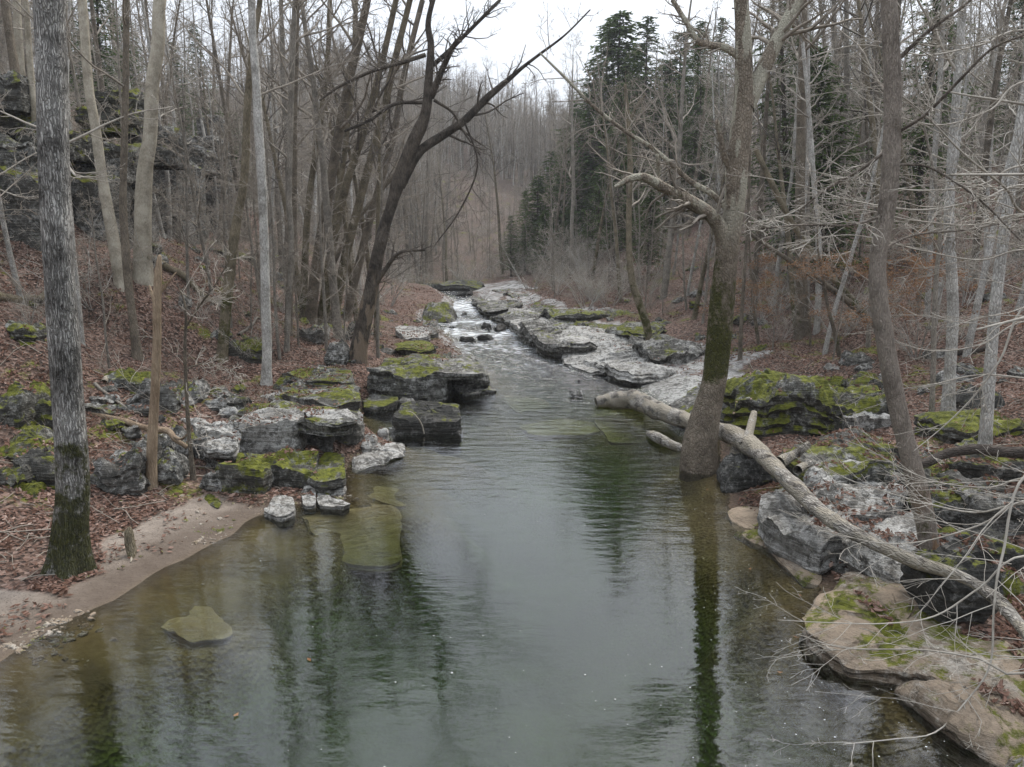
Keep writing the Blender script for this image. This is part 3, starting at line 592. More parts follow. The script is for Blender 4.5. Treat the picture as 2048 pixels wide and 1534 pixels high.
# --- the cliff on the slope
_cl = [(-40, 330, 60, 400, 'dark'), (-30, 285, 50, 335, 'mid'), (30, 255, 120, 300, 'moss'), (150, 290, 240, 345, 'mid'), (100, 330, 200, 400, 'dark'), (190, 335, 260, 390, 'rock'),
       (250, 250, 330, 310, 'dark'), (255, 305, 345, 360, 'rock'), (330, 285, 400, 330, 'rock'), (310, 325, 380, 375, 'dark'), (370, 270, 430, 320, 'rock'), (385, 315, 440, 365, 'dark'), (380, 360, 445, 420, 'rock'),
       (150, 215, 240, 250, 'moss'), (-20, 200, 60, 250, 'moss'), (180, 180, 260, 215, 'moss'), (-30, 150, 30, 200, 'mid'), (395, 235, 440, 272, 'rock'), (300, 370, 360, 410, 'dark')]
for i, (a, b_, c_, d_, k_) in enumerate(_cl):
    base = T((a + c_) / 2, 455 - (0 if b_ > 240 else 60)); Yc = base[1] + .4 * (i % 3)
    scp = Yc / F; w = (c_ - a) * scp * 1.1; d = ray((a + c_) / 2, b_); zt = CAMZ + d[2] * Yc / d[1]; h = (d_ - b_) * scp * 1.25 + (2.5 if b_ > 300 else 0)
    dp = 1.8; P = np.array([(-w / 2, 0), (0, -.2), (w / 2, 0), (w / 2, dp), (-w / 2, dp)])
    mk = {'dark': 'rock_mid', 'mid': 'rock_mid', 'moss': 'rock_moss', 'rock': 'rock'}[k_]
    lk = {'dark': 'dark-cracked mossy block in the low cliff on the slope', 'mid': 'half mossy block in the low cliff on the slope', 'moss': 'green mossy block on the brow of the low cliff', 'rock': 'pale grey block in the low cliff on the slope'}[k_]
    add_rock('rock_block', rock_mesh(700 + i, P - P.mean(0), h, dome=.06, under=.1, rough=.1, layer=.25, nth=60), mk, (ray((a + c_) / 2, b_)[0] * Yc / d[1] + P.mean(0)[0], Yc + P.mean(0)[1], zt), lk, 'blocks of the low cliff')

# --- scattered stones on both banks
RR = np.random.default_rng(5)
variants = []
for i in range(7):
    n = RR.integers(5, 8); a = np.sort(RR.uniform(0, 2 * math.pi, n) * .35 + np.arange(n) * 2 * math.pi / n * .95)
    P = np.stack([np.cos(a) * RR.uniform(.4, .62, n), np.sin(a) * RR.uniform(.3, .5, n)], 1)
    variants.append(P)
vm = {}
for mk in ('rock_moss', 'rock_mid', 'rock'):
    for i, P in enumerate(variants): vm[mk, i] = rock_mesh(900 + i, P, .55, nth=34, nr=7, nz=6, dome=.3, rough=.08)
cnt = 0; placed = []
while cnt < 165:
    side = RR.random() < .52
    y = 12 + 38 * RR.random() ** 1.1
    d = RR.uniform(2.0, 19) if side else RR.uniform(3.5, 20)
    x = float(xl(y)) - d if side else float(xr(y)) + d
    if abs(x) > .72 * y or y < 14 and RR.random() < .6: continue
    if any((x - a) ** 2 + (y - b_) ** 2 < .55 for a, b_ in placed): continue
    placed.append((x, y)); cnt += 1
    s = RR.uniform(.35, 1.0) * (1.35 if RR.random() < .2 else 1) * (.6 if y < 17 else 1)
    mk = ('rock_moss', 'rock_mid', 'rock')[int(RR.choice(3, p=[.5, .3, .2]))]
    lab = {'rock_moss': 'green moss-capped stone', 'rock_mid': 'half mossy grey stone', 'rock': 'bare pale grey stone'}[mk] + (' half buried in leaves on the slope below the cliff' if side else ' half buried in leaves on the slope behind the fallen log')
    add_rock('stone', vm[mk, int(RR.integers(7))], mk, (x, y, gz(x, y) + .22 * s), lab, 'scattered stones on the cliff-side slope' if side else 'scattered stones on the slope behind the log', rot=RR.uniform(0, 6.3), sc=(s * 1.2, s, s * .75))
# --- loose flat stones among the ledges
def loose(n, box, mats, lab, group, smin, smax, seed):
    R = np.random.default_rng(seed); c = 0
    while c < n:
        px, py = R.uniform(box[0], box[2]), R.uniform(box[1], box[3]); q = T(px, py)
        if gz(q[0], q[1]) < float(water_z(q[1])) + .03 or any((q[0] - a) ** 2 + (q[1] - b_) ** 2 < .06 for a, b_ in placed): continue
        placed.append((q[0], q[1])); c += 1; s = R.uniform(smin, smax); mk = mats[int(R.integers(len(mats)))]
        i = int(R.integers(7))
        if (mk, i) not in vm: vm[mk, i] = rock_mesh(900 + i, variants[i], .55, nth=34, nr=7, nz=6, dome=.3, rough=.08)
        look = {'rock': 'small grey lichened stone', 'rock_white': 'small pale flat stone', 'rock_mid': 'small half mossy stone'}[mk]
        add_rock('stone', vm[mk, i], mk, (q[0], q[1], gz(q[0], q[1]) + .17 * s), look + lab, group, rot=R.uniform(0, 6.3), sc=(s * R.uniform(.9, 1.5), s, s * .6))
loose(34, (370, 780, 715, 905), ('rock', 'rock_white', 'rock_mid'), ' lying loose among the ledge blocks above the beach', 'loose stones among the ledge blocks', .3, .8, 1)
loose(22, (190, 760, 400, 960), ('rock', 'rock_mid', 'rock'), ' in the litter around the broken snag', 'loose stones around the snag', .3, .7, 2)
loose(34, (1440, 720, 2040, 900), ('rock', 'rock_white', 'rock_mid'), ' in the litter between the mossy mound and the pale trunks', 'loose stones around the mossy mound', .3, .8, 3)
loose(26, (1560, 900, 2040, 1150), ('rock', 'rock_white', 'rock_mid'), ' lying on the bedrock terraces by the fallen log', 'loose stones on the terraces', .25, .6, 4)
loose(18, (700, 640, 900, 730), ('rock', 'rock_mid'), ' on the leafy bank above the big ledge', 'loose stones above the big ledge', .3, .8, 5)
# --- rocks that break the water
def in_stream(px0, py0, px1, py1, mk, lab, group, i, hz=.5):
    wz_ = 0.0
    for _ in range(3): q = G((px0 + px1) / 2, py1, wz_); wz_ = float(water_z(q[1]))
    w = (px1 - px0) * q[1] / F; h = (py1 - py0) * q[1] / F
    me_ = rock_mesh(1200 + i, variants[i % 7], .8, nth=44, nr=10, nz=8, dome=.25, rough=.11, under=-.1)
    add_rock('boulder', me_, mk, (q[0], q[1] + .2, wz_ + h * .8), lab, group, rot=i * .9, sc=(w * 1.35, w * .9, max(h * 1.5, w * .45)))
for i, bx_ in enumerate(WETS): in_stream(*bx_, 'rock_wet', 'dark wet rock breaking the water of the rapid', 'wet rocks in the rapids', i)
in_stream(1143, 780, 1171, 798, 'rock_white', 'single white stone sticking out of the stream', None, 21)
in_stream(1148, 755, 1168, 768, 'rock_wet', 'dark stone just breaking the water upstream of the white stone', None, 23)

# ------------------------------------------------------------------ trees: branching
M['bark_oak'] = bark('bark_oak', (.62, .60, .56), (.045, .041, .036), 1.3, (0, 1.7, 1.0), furrow=.045, stretch=.1, crack=.6, blotch=2.2)
M['bark_grey'] = bark('bark_grey', (.36, .325, .275), (.085, .074, .06), 1.2, (0, 1.6, .42), furrow=.015)
M['bark_pale'] = bark('bark_pale', (.46, .42, .34), (.20, .175, .13), .8, (0, 3.0, .42), furrow=.008, stretch=.6, crack=.12, blotch=2.0)
M['bark_white'] = bark('bark_white', (.62, .60, .56), (.13, .12, .10), .9, (0, .9, .42), furrow=.02, crack=.45, stretch=.3)
M['bark_brown'] = bark('bark_brown', (.25, .21, .16), (.05, .042, .033), 1.3, (0, 3.0, .45), furrow=.015)
M['bark_dark'] = bark('bark_dark', (.115, .095, .08), (.025, .021, .018), 1.1, (0, .5, .3), furrow=.02)
M['bark_lean'] = bark('bark_lean', (.15, .125, .10), (.028, .023, .019), .9, (0, .7, .4), patch=((.26, .20, .145), .2, 3.0), furrow=.03, blotch=2.4)
M['bark_mossy'] = bark('bark_mossy', (.29, .245, .17), (.06, .05, .032), 1.2, (0, 6.0, .62), furrow=.018)
M['bark_sycamore'] = bark('bark_sycamore', (.34, .285, .22), (.085, .068, .05), .8, (2.0, 3.9, .98), patch=((.46, .43, .34), 5.6, 40), furrow=.025, stretch=.5, mossnoise=2.4)
M['bark_slim'] = bark('bark_slim', (.33, .285, .24), (.075, .06, .048), 1.7, (0, 2.6, .42), patch=((.30, .19, .11), .2, 1.2), furrow=.025, crack=.3, blotch=2.4)
M['wood_dead'] = bark('wood_dead', (.40, .31, .215), (.13, .088, .055), 1.2, (0, .35, .45), furrow=.015, stretch=.08, crack=.35)
M['wood_log'] = bark('wood_log', (.42, .375, .30), (.06, .046, .034), .9, (-5, 9, .02), furrow=.025, stretch=1.0, blotch=2.2, crack=.2)
M['bark_log'] = bark('bark_log', (.52, .485, .43), (.055, .046, .037), 1.0, (-50, 60, .12), patch=((.43, .385, .31), -50, 60), furrow=.03, stretch=.16, crack=.5, blotch=2.6)
M['twig_grey'] = bark('twig_grey', (.34, .30, .25), (.14, .12, .095), .5, furrow=.002, crack=.1)
M['twig_pale'] = bark('twig_pale', (.45, .415, .36), (.22, .195, .16), .5, furrow=.002, crack=.1)
M['twig_dark'] = bark('twig_dark', (.15, .13, .11), (.05, .043, .037), .5, furrow=.002, crack=.1)
def leaf_mat(name, stops, trans=.25):
    m, nt, b, out = new_mat(name)
    c = ramp(nt, attr(nt, 'tone'), stops)
    df = node(nt, 'BsdfDiffuse', {'Color': c, 'Roughness': .5}); tl = node(nt, 'BsdfTranslucent', {'Color': c})
    mx = node(nt, 'MixShader', {0: trans, 1: df.outputs[0], 2: tl.outputs[0]}); nt.links.new(mx.outputs[0], out.inputs[0])
    return m
M['needles'] = leaf_mat('hemlock_needles', [(0, (.045, .074, .032)), (.5, (.09, .135, .052)), (1, (.155, .20, .075))], .35)
M['dry_leaf'] = leaf_mat('dry_leaves', [(0, (.04, .023, .016)), (.4, (.15, .085, .062)), (.75, (.28, .18, .142)), (1, (.44, .33, .275))], .1)
M['beech_leaf'] = leaf_mat('beech_leaves', [(0, (.16, .085, .045)), (.5, (.28, .155, .085)), (1, (.40, .25, .15))], .3)

def unit(v): return v / (np.linalg.norm(v, axis=-1, keepdims=True) + 1e-9)
def grow(R, p, d, L, n, wander, up, droop=0.0):
    B = len(p); pts = np.empty((B, n + 1, 3)); pts[:, 0] = p; d = unit(d)
    for i in range(n):
        d = d + R.normal(0, wander, (B, 3)); d[:, 2] += up - droop * i / n; d = unit(d)
        pts[:, i + 1] = pts[:, i] + d * (L / n)[:, None]
    return pts
def spawn(R, pts, rad, L, k, t0, t1, a0, a1, lf, rf, flat=1.0, upb=0.0, shape=.5):
    B, n, _ = pts.shape
    t = R.uniform(t0, t1, (B, k)) * (n - 1.001); i = t.astype(int); f = (t - i)[..., None]; bi = np.arange(B)[:, None]
    p = pts[bi, i] * (1 - f) + pts[bi, i + 1] * f; tan = unit(pts[bi, i + 1] - pts[bi, i])
    q = R.normal(0, 1, (B, k, 3)); q[..., 2] = q[..., 2] * flat + upb; q = unit(q - tan * (q * tan).sum(-1, keepdims=True))
    an = np.radians(R.uniform(a0, a1, (B, k)))[..., None]
    d = tan * np.cos(an) + q * np.sin(an)
    if flat < 1: d[..., 2] *= (flat + 1) / 2
    Lc = L[:, None] * R.uniform(lf[0], lf[1], (B, k)) * (1 - shape * t / (n - 1))
    rc = np.minimum((rad[bi, i] * (1 - f[..., 0]) + rad[bi, i + 1] * f[..., 0]) * rf, 1)
    return p.reshape(-1, 3), d.reshape(-1, 3), Lc.ravel(), rc.ravel()
def radii(r, n, end=.3, lo=.0035): 
    t = np.linspace(0, 1, n + 1)[None]; return np.maximum(r[:, None] * (1 - t * (1 - end)), lo)
def ramify(geo, R, pts, rad, L, spec, lo=.0035):
    """spec: per level (children, t0, t1, angle0, angle1, lenfac, radfac, points, wander, up, sides)"""
    tips = []
    for (k, t0, t1, a0, a1, lf, rf, n, wa, up, sides, flat, upb) in spec:
        p, d, l, r = spawn(R, pts, rad, L, k, t0, t1, a0, a1, lf, rf, flat, upb)
        pts = grow(R, p, d, l, n, wa, up); rad = radii(np.maximum(r, lo * 1.3), n, .3, lo); L = l
        geo.tubes(pts, rad, sides); tips.append((pts, rad, L))
    return tips
def smooth_path(P, W, step):
    """Catmull-Rom through control points; returns dense points and radii"""
    P = np.asarray(P, float); W = np.asarray(W, float)
    Q = np.vstack([2 * P[0] - P[1], P, 2 * P[-1] - P[-2]]); U = np.concatenate([[W[0]], W, [W[-1]]])
    o, w = [], []
    for i in range(1, len(Q) - 2):
        n = max(2, int(np.linalg.norm(Q[i + 1] - Q[i]) / step)); t = np.linspace(0, 1, n, endpoint=False)[:, None]
        a, b_, c_, d = Q[i - 1], Q[i], Q[i + 1], Q[i + 2]
        o.append(.5 * ((2 * b_) + (c_ - a) * t + (2 * a - 5 * b_ + 4 * c_ - d) * t ** 2 + (3 * b_ - a - 3 * c_ + d) * t ** 3))
        w.append(U[i] * (1 - t[:, 0]) + U[i + 1] * t[:, 0])
    o.append(Q[-2][None]); w.append(np.array([U[-2]]))
    return np.concatenate(o), np.concatenate(w)
def trunk_geo(P, W, sides=18, step=.12, rough=.05, seed=0, flare=0.0, roots=5, cap=True):
    pts, r = smooth_path(P, W, step)
    g = Geo(); g.tubes(pts[None], r[None], sides)
    v = g.v[0].reshape(len(pts), sides, 3); c = pts[:, None, :]; d = v - c
    k = 1 + rough * fbm3(v[..., 0] * 3, v[..., 1] * 3, v[..., 2] * 1.2, 3, seed)
    if flare:
        h = v[..., 2] - pts[0, 2]; a = np.arange(sides) * 2 * math.pi / sides
        k = k + flare * np.exp(-np.maximum(h, 0) / .32) * (.75 + .45 * np.cos(a * roots + seed)[None])
    g.v[0] = (c + d * k[..., None]).reshape(-1, 3)
    if cap:                                               # closes the top with a jagged end
        last = g.v[0][-sides:]; ctr = pts[-1] + (pts[-1] - pts[-2]) * .3
        g.add(np.vstack([last, np.repeat(ctr[None], sides, 0)]), grid_faces(2, sides, True))
    return g, pts, r
def plane_pt(px, py, Y0, z0, k):
    d = ray(px, py); t = (Y0 + k * (CAMZ - z0)) / (d[1] - k * d[2]); return np.array((d[0] * t, d[1] * t, CAMZ + d[2] * t))
def px_r(P, w): return .5 * w * (P[1] * _cp - (P[2] - CAMZ) * _sp) / F

TWIGS = [(7, .12, .98, 30, 65, (.28, .5), .5, 6, .16, .02, 4, 1, .2), (5, .2, .98, 30, 60, (.3, .55), .55, 5, .18, .0, 3, 1, 0), (3, .25, .95, 30, 60, (.35, .6), .6, 4, .2, .0, 3, 1, 0)]
HTW = [(6,) + TWIGS[0][1:], (4,) + TWIGS[1][1:], (2,) + TWIGS[2][1:]]
def hero(name, label, cat, trace, mat, limbs=(), H=0.0, lean=0.0, flare=.5, sink=.25, top=None, twig='twig_grey', seed=1, base=None, sides=18, rough=.05, crown=None, group=None, twigs_on_limbs=True, spurs=0, lo=.004):
    """trace: (px, py, width px) from the base up; limbs: lists of the same with a depth drift; H: full height in metres"""
    R = np.random.default_rng(seed)
    b0 = T(trace[0][0], trace[0][1]) if base is None else np.asarray(base, float)
    P = [plane_pt(x, y, b0[1], b0[2], lean) for x, y, w in trace]; W = [px_r(p, t[2]) * .88 for p, t in zip(P, trace)]
    P[0] = np.array((P[0][0], P[0][1], P[0][2]))
    root = empty(name, b0, label, cat, group)
    z_end = P[-1][2]; Pt, Wt = list(P), list(W)
    if H and b0[2] + H > z_end + 1:
        dv = P[-1] - P[-2]; dv = dv / np.linalg.norm(dv); dv[2] = max(dv[2], .75); dv /= np.linalg.norm(dv); n = 5; rem = b0[2] + H - z_end
        for i in range(n):
            dv = dv + R.normal(0, .07, 3); dv[2] += .06; dv /= np.linalg.norm(dv)
            Pt.append(Pt[-1] + dv * rem / n); Wt.append(max(W[-1] * (1 - (i + 1) / n * .9), .012))
    Pt[0] = Pt[0] - np.array((0, 0, sink)) ; 
    Pt = [p - b0 for p in Pt]
    g, pts, r = trunk_geo(Pt, Wt, sides, .11, rough, seed, flare)
    ob('trunk', g.mesh('trunk'), M[mat], root)
    cg = Geo(); any_c = False
    for li, lm in enumerate(limbs):
        kd = lm[0] if not isinstance(lm[0], tuple) else 0.0; lm = [q for q in lm if isinstance(q, tuple)]
        # a limb starts on the trunk's plane and drifts in depth as it goes
        Lp = []; n = len(lm)
        for i, (x, y, w) in enumerate(lm):
            p = plane_pt(x, y, b0[1], b0[2], lean); q = plane_pt(x, y, p[1] + kd * i / max(n - 1, 1), b0[2], 0.0); Lp.append(q)
        Lw = [px_r(p, q[2]) for p, q in zip(Lp, lm)]; Lp = [p - b0 for p in Lp]
        lg, lp, lr = trunk_geo(Lp, Lw, 10, .1, .05, seed + li + 50, 0)
        ob('limb', lg.mesh('limb'), M[mat], root)
        if twigs_on_limbs and len(lp) > 6:
            sel = np.linspace(0, len(lp) - 1, 12).astype(int); Ls = np.array([np.linalg.norm(lp[-1] - lp[0])])
            ramify(cg, R, lp[sel][None], lr[sel][None], np.minimum(Ls, 5.0), [(20, .2, 1, 30, 75, (.25, .5), .35, 6, .17, .0, 4, 1, .1)] + HTW[1:], lo); any_c = True
    if crown:
        cs, nl, ll = crown                                # crown start fraction, limbs, limb length
        i0 = int(len(pts) * cs); tp, tr_ = pts[i0:], r[i0:]
        sel = np.linspace(0, len(tp) - 1, 24).astype(int)
        ramify(cg, R, tp[sel][None], tr_[sel][None], np.array([ll]), [(nl, .0, 1, 35, 70, (.6, 1.1), .42, 8, .1, .06, 6, 1, .4)] + HTW, lo); any_c = True
    if spurs:                                             # short side twigs along the bole
        sel = np.linspace(len(pts) // 6, len(pts) - 1, 30).astype(int)
        ramify(cg, R, pts[sel][None], r[sel][None] * .3, np.array([3.0]), [(spurs, .0, 1, 50, 90, (.3, .9), .2, 6, .14, .0, 3, 1, .1)] + HTW[1:], lo); any_c = True
    if any_c: ob('crown', cg.mesh('crown'), M[twig], root)
    return root

# ------------------------------------------------------------------ the trees that stand out in the view
hero('oak_tree', 'big grey rough-barked oak with mossy flared foot on the sandy beach', 'tree',
     [(136, 1140, 78), (141, 1060, 72), (146, 980, 68), (140, 860, 66), (132, 740, 65), (122, 600, 64), (113, 460, 64), (107, 300, 65), (103, 150, 64), (99, 0, 63)], 'bark_oak',
     H=21, flare=1.15, rough=.04, seed=3, sides=26, crown=(.55, 14, 6.0), spurs=6)
hero('bare_tree', 'pale slender tree leaning away from the oak on the slope below the cliff', 'tree', [(246, 575, 28), (233, 512, 27), (205, 359, 22), (191, 256, 21), (177, 170, 20), (164, 0, 20)], 'bark_pale', H=17, seed=4, crown=(.5, 10, 4), spurs=8)
hero('bare_tree', 'thin brown trunk low on the slope left of the broken snag', 'tree', [(276, 716, 22), (266, 640, 18), (256, 560, 18), (250, 480, 18), (246, 400, 16), (250, 250, 14), (252, 100, 13), (252, 0, 12)], 'bark_brown', H=14, seed=5, crown=(.5, 8, 3), spurs=10)
hero('bare_tree', 'stout pale smooth beech trunk with a bend beside the cliff', 'tree', [(286, 560, 42), (285, 478, 37), (290, 342, 34), (300, 273, 30), (305, 171, 29), (316, 90, 28), (320, 0, 27)], 'bark_pale', H=19, seed=6, crown=(.55, 12, 5), spurs=6)
hero('bare_tree', 'pale trunk of the twin pair growing above the cliff', 'tree', [(44, 245, 18), (42, 150, 17), (36, 60, 17), (33, 0, 17)], 'bark_pale', H=14, seed=7, crown=(.4, 10, 4))
hero('bare_tree', 'slimmer brownish trunk of the twin pair by the cliff', 'tree', [(82, 400, 15), (76, 310, 14), (66, 200, 14), (58, 100, 13), (50, 0, 12)], 'bark_pale', H=14, seed=8, crown=(.4, 10, 4))
hero('bare_tree', 'straight white-barked tree standing among mossy rocks on the leafy bank', 'tree', [(532, 772, 27), (533, 740, 22), (534, 685, 21), (531, 600, 21), (529, 500, 21), (524, 376, 20), (516, 240, 21), (513, 171, 19), (506, 80, 17), (503, 0, 17)], 'bark_white', H=18, seed=9, crown=(.5, 12, 4.5), spurs=12)
hero('bare_tree', 'dark mossy leaning trunk crossing behind the white-barked tree', 'tree', [(442, 718, 24), (450, 640, 23), (457, 570, 23), (463, 514, 23), (474, 440, 20), (486, 376, 18), (492, 300, 17), (495, 205, 16), (505, 100, 14), (520, 0, 12)], 'bark_mossy', H=15, seed=10, crown=(.45, 9, 4), spurs=10)
hero('dead_snag', 'broken barkless snag with splintered top behind the beach', 'snag', [(302, 972, 30), (303, 940, 23), (306, 860, 22), (311, 760, 20), (314, 680, 19), (314, 600, 18), (317, 540, 15), (319, 512, 8)], 'wood_dead', seed=11, rough=.09, flare=.35,
     limbs=[[.1, (312, 610, 9), (305, 590, 7), (299, 572, 4)], [.2, (318, 590, 5), (340, 560, 4), (352, 545, 2)]])
hero('sapling', 'thin dark sapling in front of the white block ledge', 'sapling', [(388, 960, 14), (381, 900, 9), (376, 840, 9), (371, 740, 8), (370, 680, 7), (372, 640, 6), (368, 600, 4), (355, 570, 3)], 'bark_brown', seed=12, flare=.3, twig='twig_pale', spurs=8,
     limbs=[[-.4, (371, 655, 4), (400, 610, 4), (430, 570, 3), (470, 500, 2)], [.3, (371, 740, 4), (400, 728, 3), (450, 735, 2), (500, 760, 2)]])
hero('bare_tree', 'slim two-toned tree with light streaked bark near the clump of leaning stems', 'tree', [(572, 700, 12), (576, 640, 12), (580, 560, 13), (583, 480, 13), (578, 400, 13), (580, 300, 12), (584, 150, 12), (590, 0, 11)], 'bark_grey', H=14, seed=13, crown=(.5, 9, 3.5), spurs=10)
_cl = [((618, 648), (632, 540), (655, 400), (690, 200), (722, 60), (735, 0), 22), ((640, 650), (660, 520), (690, 380), (728, 260), (765, 120), (792, 0), 17), ((662, 655), (690, 520), (725, 380), (760, 250), (790, 120), (820, 0), 18), ((690, 640), (715, 540), (745, 420), (785, 280), (808, 150), (845, 0), 16),
       ((606, 640), (610, 520), (618, 400), (640, 250), (655, 120), (660, 0), 14), ((650, 640), (660, 540), (672, 420), (690, 300), (705, 160), (712, 0), 13), ((632, 645), (655, 560), (690, 480), (730, 420), (780, 360), (830, 300), 10)]
_cn = ['thickest brown stem of the leaning clump beside the dark tree', 'mossy stem of the leaning clump leaning hard toward the stream', 'mossy middle stem of the leaning clump', 'outermost stem of the leaning clump next to the dark tree', 'nearly upright stem of the leaning clump', 'thin upright stem inside the leaning clump', 'thinnest strongly tilted stem of the leaning clump']
for i, c in enumerate(_cl):
    w = c[-1]; tr_ = [(x, y, w * (1.25 - .5 * j / 5)) for j, (x, y) in enumerate(c[:-1])]
    hero('leaning_tree', _cn[i], 'tree', tr_, 'bark_mossy' if i % 3 else 'bark_brown', H=15 if i < 6 else 0, seed=20 + i, sides=12, lean=.05 * (i - 3), crown=(.5, 9, 4), spurs=12, twig='twig_dark' if i % 2 else 'twig_grey')
hero('leaning_tree', 'dark crooked tree with peeling bark leaning over the stream beside the big ledge', 'tree',
     [(712, 722, 39), (720, 680, 37), (733, 620, 35), (748, 550, 32), (762, 480, 29), (780, 420, 25), (795, 370, 28), (815, 310, 30), (838, 262, 29), (852, 220, 22), (858, 150, 18), (862, 90, 16), (856, 50, 13), (866, 0, 12)], 'bark_lean',
     H=15, seed=30, flare=.35, rough=.1, sides=20, twig='twig_dark', crown=(.7, 12, 4.5), lo=.0045, spurs=22,
     limbs=[[1.5, (800, 372, 22), (838, 305, 19), (890, 268, 17), (930, 240, 16), (975, 195, 15), (1010, 165, 11), (1045, 135, 8), (1080, 108, 6), (1130, 70, 4), (1180, 20, 3)],
            [-.8, (862, 195, 14), (880, 150, 12), (900, 105, 11), (915, 80, 9)], [.8, (855, 140, 10), (900, 100, 9), (940, 60, 8), (985, 15, 7), (1000, 0, 6)],
            [-1.5, (850, 110, 9), (800, 126, 8), (745, 142, 7), (680, 172, 6), (640, 200, 4)], [-1, (845, 205, 8), (790, 208, 7), (740, 240, 6), (690, 262, 5)],
            [.6, (868, 200, 7), (905, 225, 5), (925, 260, 4), (960, 310, 3)], [.5, (930, 245, 4), (955, 330, 3.5), (920, 420, 3), (870, 490, 2)],
            [-.5, (738, 590, 12), (770, 540, 9), (800, 505, 7), (850, 500, 5)]])
hero('sycamore_tree', 'thick mottled sycamore with moss band growing out of the stream edge', 'tree',
     [(1402, 940, 88), (1399, 905, 82), (1402, 870, 76), (1414, 820, 62), (1428, 765, 55), (1435, 700, 56), (1443, 620, 58), (1450, 550, 52), (1458, 480, 48), (1468, 420, 46), (1473, 340, 48), (1482, 260, 50), (1488, 190, 44), (1487, 110, 36), (1482, 0, 32)], 'bark_sycamore',
     H=20, seed=40, flare=.12, sides=28, rough=.07, crown=(.62, 12, 6), base=G(1402, 938, 0.0), sink=.5,
     limbs=[[.6, (1490, 215, 40), (1512, 170, 34), (1540, 110, 30), (1565, 60, 27), (1596, 0, 24), (1620, -80, 20), (1640, -160, 12)],
            [-.8, (1450, 490, 34), (1440, 455, 30), (1415, 425, 26), (1380, 402, 24), (1340, 382, 20), (1310, 365, 19), (1285, 354, 17), (1258, 358, 13), (1230, 374, 7)],
            [-.3, (1312, 368, 9), (1317, 340, 8), (1314, 310, 7)], [-.3, (1466, 345, 14), (1450, 315, 13), (1442, 280, 11), (1434, 242, 9)],
            [1.5, (1462, 425, 14), (1420, 385, 12), (1380, 362, 11), (1310, 300, 9), (1250, 262, 8), (1190, 215, 7), (1130, 155, 6), (1080, 106, 4)],
            [.5, (1485, 120, 16), (1450, 95, 14), (1400, 85, 12), (1370, 40, 10), (1345, 0, 9)]])
hero('bare_tree', 'slim brown crooked trunk rising beside the fallen log', 'tree',
     [(1872, 1122, 44), (1852, 1050, 40), (1832, 960, 40), (1808, 870, 40), (1786, 770, 40), (1770, 680, 38), (1757, 590, 36), (1756, 520, 34), (1770, 440, 36), (1780, 360, 36), (1784, 260, 36), (1785, 150, 36), (1780, 60, 34), (1777, 0, 34)], 'bark_slim',
     H=17, seed=41, sides=20, rough=.08, flare=.35, crown=(.6, 9, 4.5), twig='twig_pale', base=G(1872, 1120, .55),
     limbs=[[-.8, (1795, 265, 7), (1850, 230, 6), (1905, 175, 6), (1980, 100, 5), (2048, 70, 4)], [.6, (1775, 300, 7), (1720, 340, 6), (1650, 380, 5), (1600, 420, 3)], [-.6, (1785, 330, 6), (1840, 330, 5), (1880, 345, 5), (1960, 400, 4), (2040, 480, 3)], [-.4, (1795, 120, 9), (1860, 60, 8), (1930, 10, 6), (1960, -20, 5)],
            [-1, (1770, 430, 6), (1700, 450, 5), (1600, 450, 4), (1500, 460, 2)], [.8, (1760, 500, 5), (1830, 470, 4), (1930, 460, 3), (2040, 440, 2)]])
hero('bare_tree', 'pale lichened trunk leaning outward beside the curved dead branch', 'tree', [(1968, 932, 30), (1972, 860, 26), (1980, 740, 24), (1990, 620, 24), (2004, 500, 24), (2018, 400, 24), (2036, 280, 22), (2052, 180, 20), (2075, 40, 18)], 'bark_white', H=15, seed=42, crown=(.5, 9, 4), twig='twig_pale', spurs=8)
hero('bare_tree', 'pale straight trunk with mossy foot on the slope behind the mossy mound', 'tree', [(1896, 832, 30), (1900, 740, 24), (1906, 640, 24), (1903, 540, 23), (1898, 440, 22), (1902, 340, 20), (1912, 200, 18), (1922, 60, 17), (1926, 0, 16)], 'bark_white', H=16, seed=43, crown=(.45, 9, 4), twig='twig_pale', spurs=8)
hero('bare_tree', 'thin pale tree behind the slim brown trunk on the leafy slope', 'tree', [(1853, 636, 13), (1858, 560, 13), (1862, 440, 12), (1870, 300, 12), (1880, 160, 11), (1888, 0, 10)], 'bark_white', H=16, seed=44, crown=(.4, 9, 4), twig='twig_pale')
hero('bare_tree', 'thin mottled sapling tree in front of the pale straight trunk', 'tree', [(1862, 860, 13), (1866, 760, 11), (1868, 660, 11), (1872, 560, 10), (1880, 460, 9), (1870, 360, 7), (1850, 260, 5)], 'bark_grey', seed=45, H=9, crown=(.4, 8, 2.5), twig='twig_pale')
hero('bare_tree', 'tall straight grey trunk on the slope behind the leaning sycamore', 'tree', [(1612, 620, 17), (1612, 460, 15), (1612, 300, 15), (1610, 150, 14), (1606, 0, 13)], 'bark_grey', H=21, seed=46, crown=(.5, 12, 4.5))
hero('bare_tree', 'stout mossy-footed trunk on the leafy slope beyond the green mound', 'tree', [(1606, 672, 34), (1604, 600, 28), (1602, 540, 24), (1600, 420, 22), (1602, 250, 20), (1606, 80, 18), (1606, 0, 17)], 'bark_brown', H=19, seed=47, crown=(.5, 10, 4.5), flare=.5)
hero('leaning_tree', 'slim mossy tree kinked at the foot on the pale rock shelf', 'tree', [(1303, 688, 16), (1292, 645, 18), (1276, 600, 18), (1264, 560, 16), (1258, 500, 14), (1258, 420, 13), (1260, 330, 12), (1256, 240, 10), (1250, 170, 8)], 'bark_mossy', seed=48, H=11, flare=.2, crown=(.55, 10, 3), spurs=8,
     limbs=[[.3, (1258, 245, 7), (1275, 210, 6), (1290, 190, 4)]])
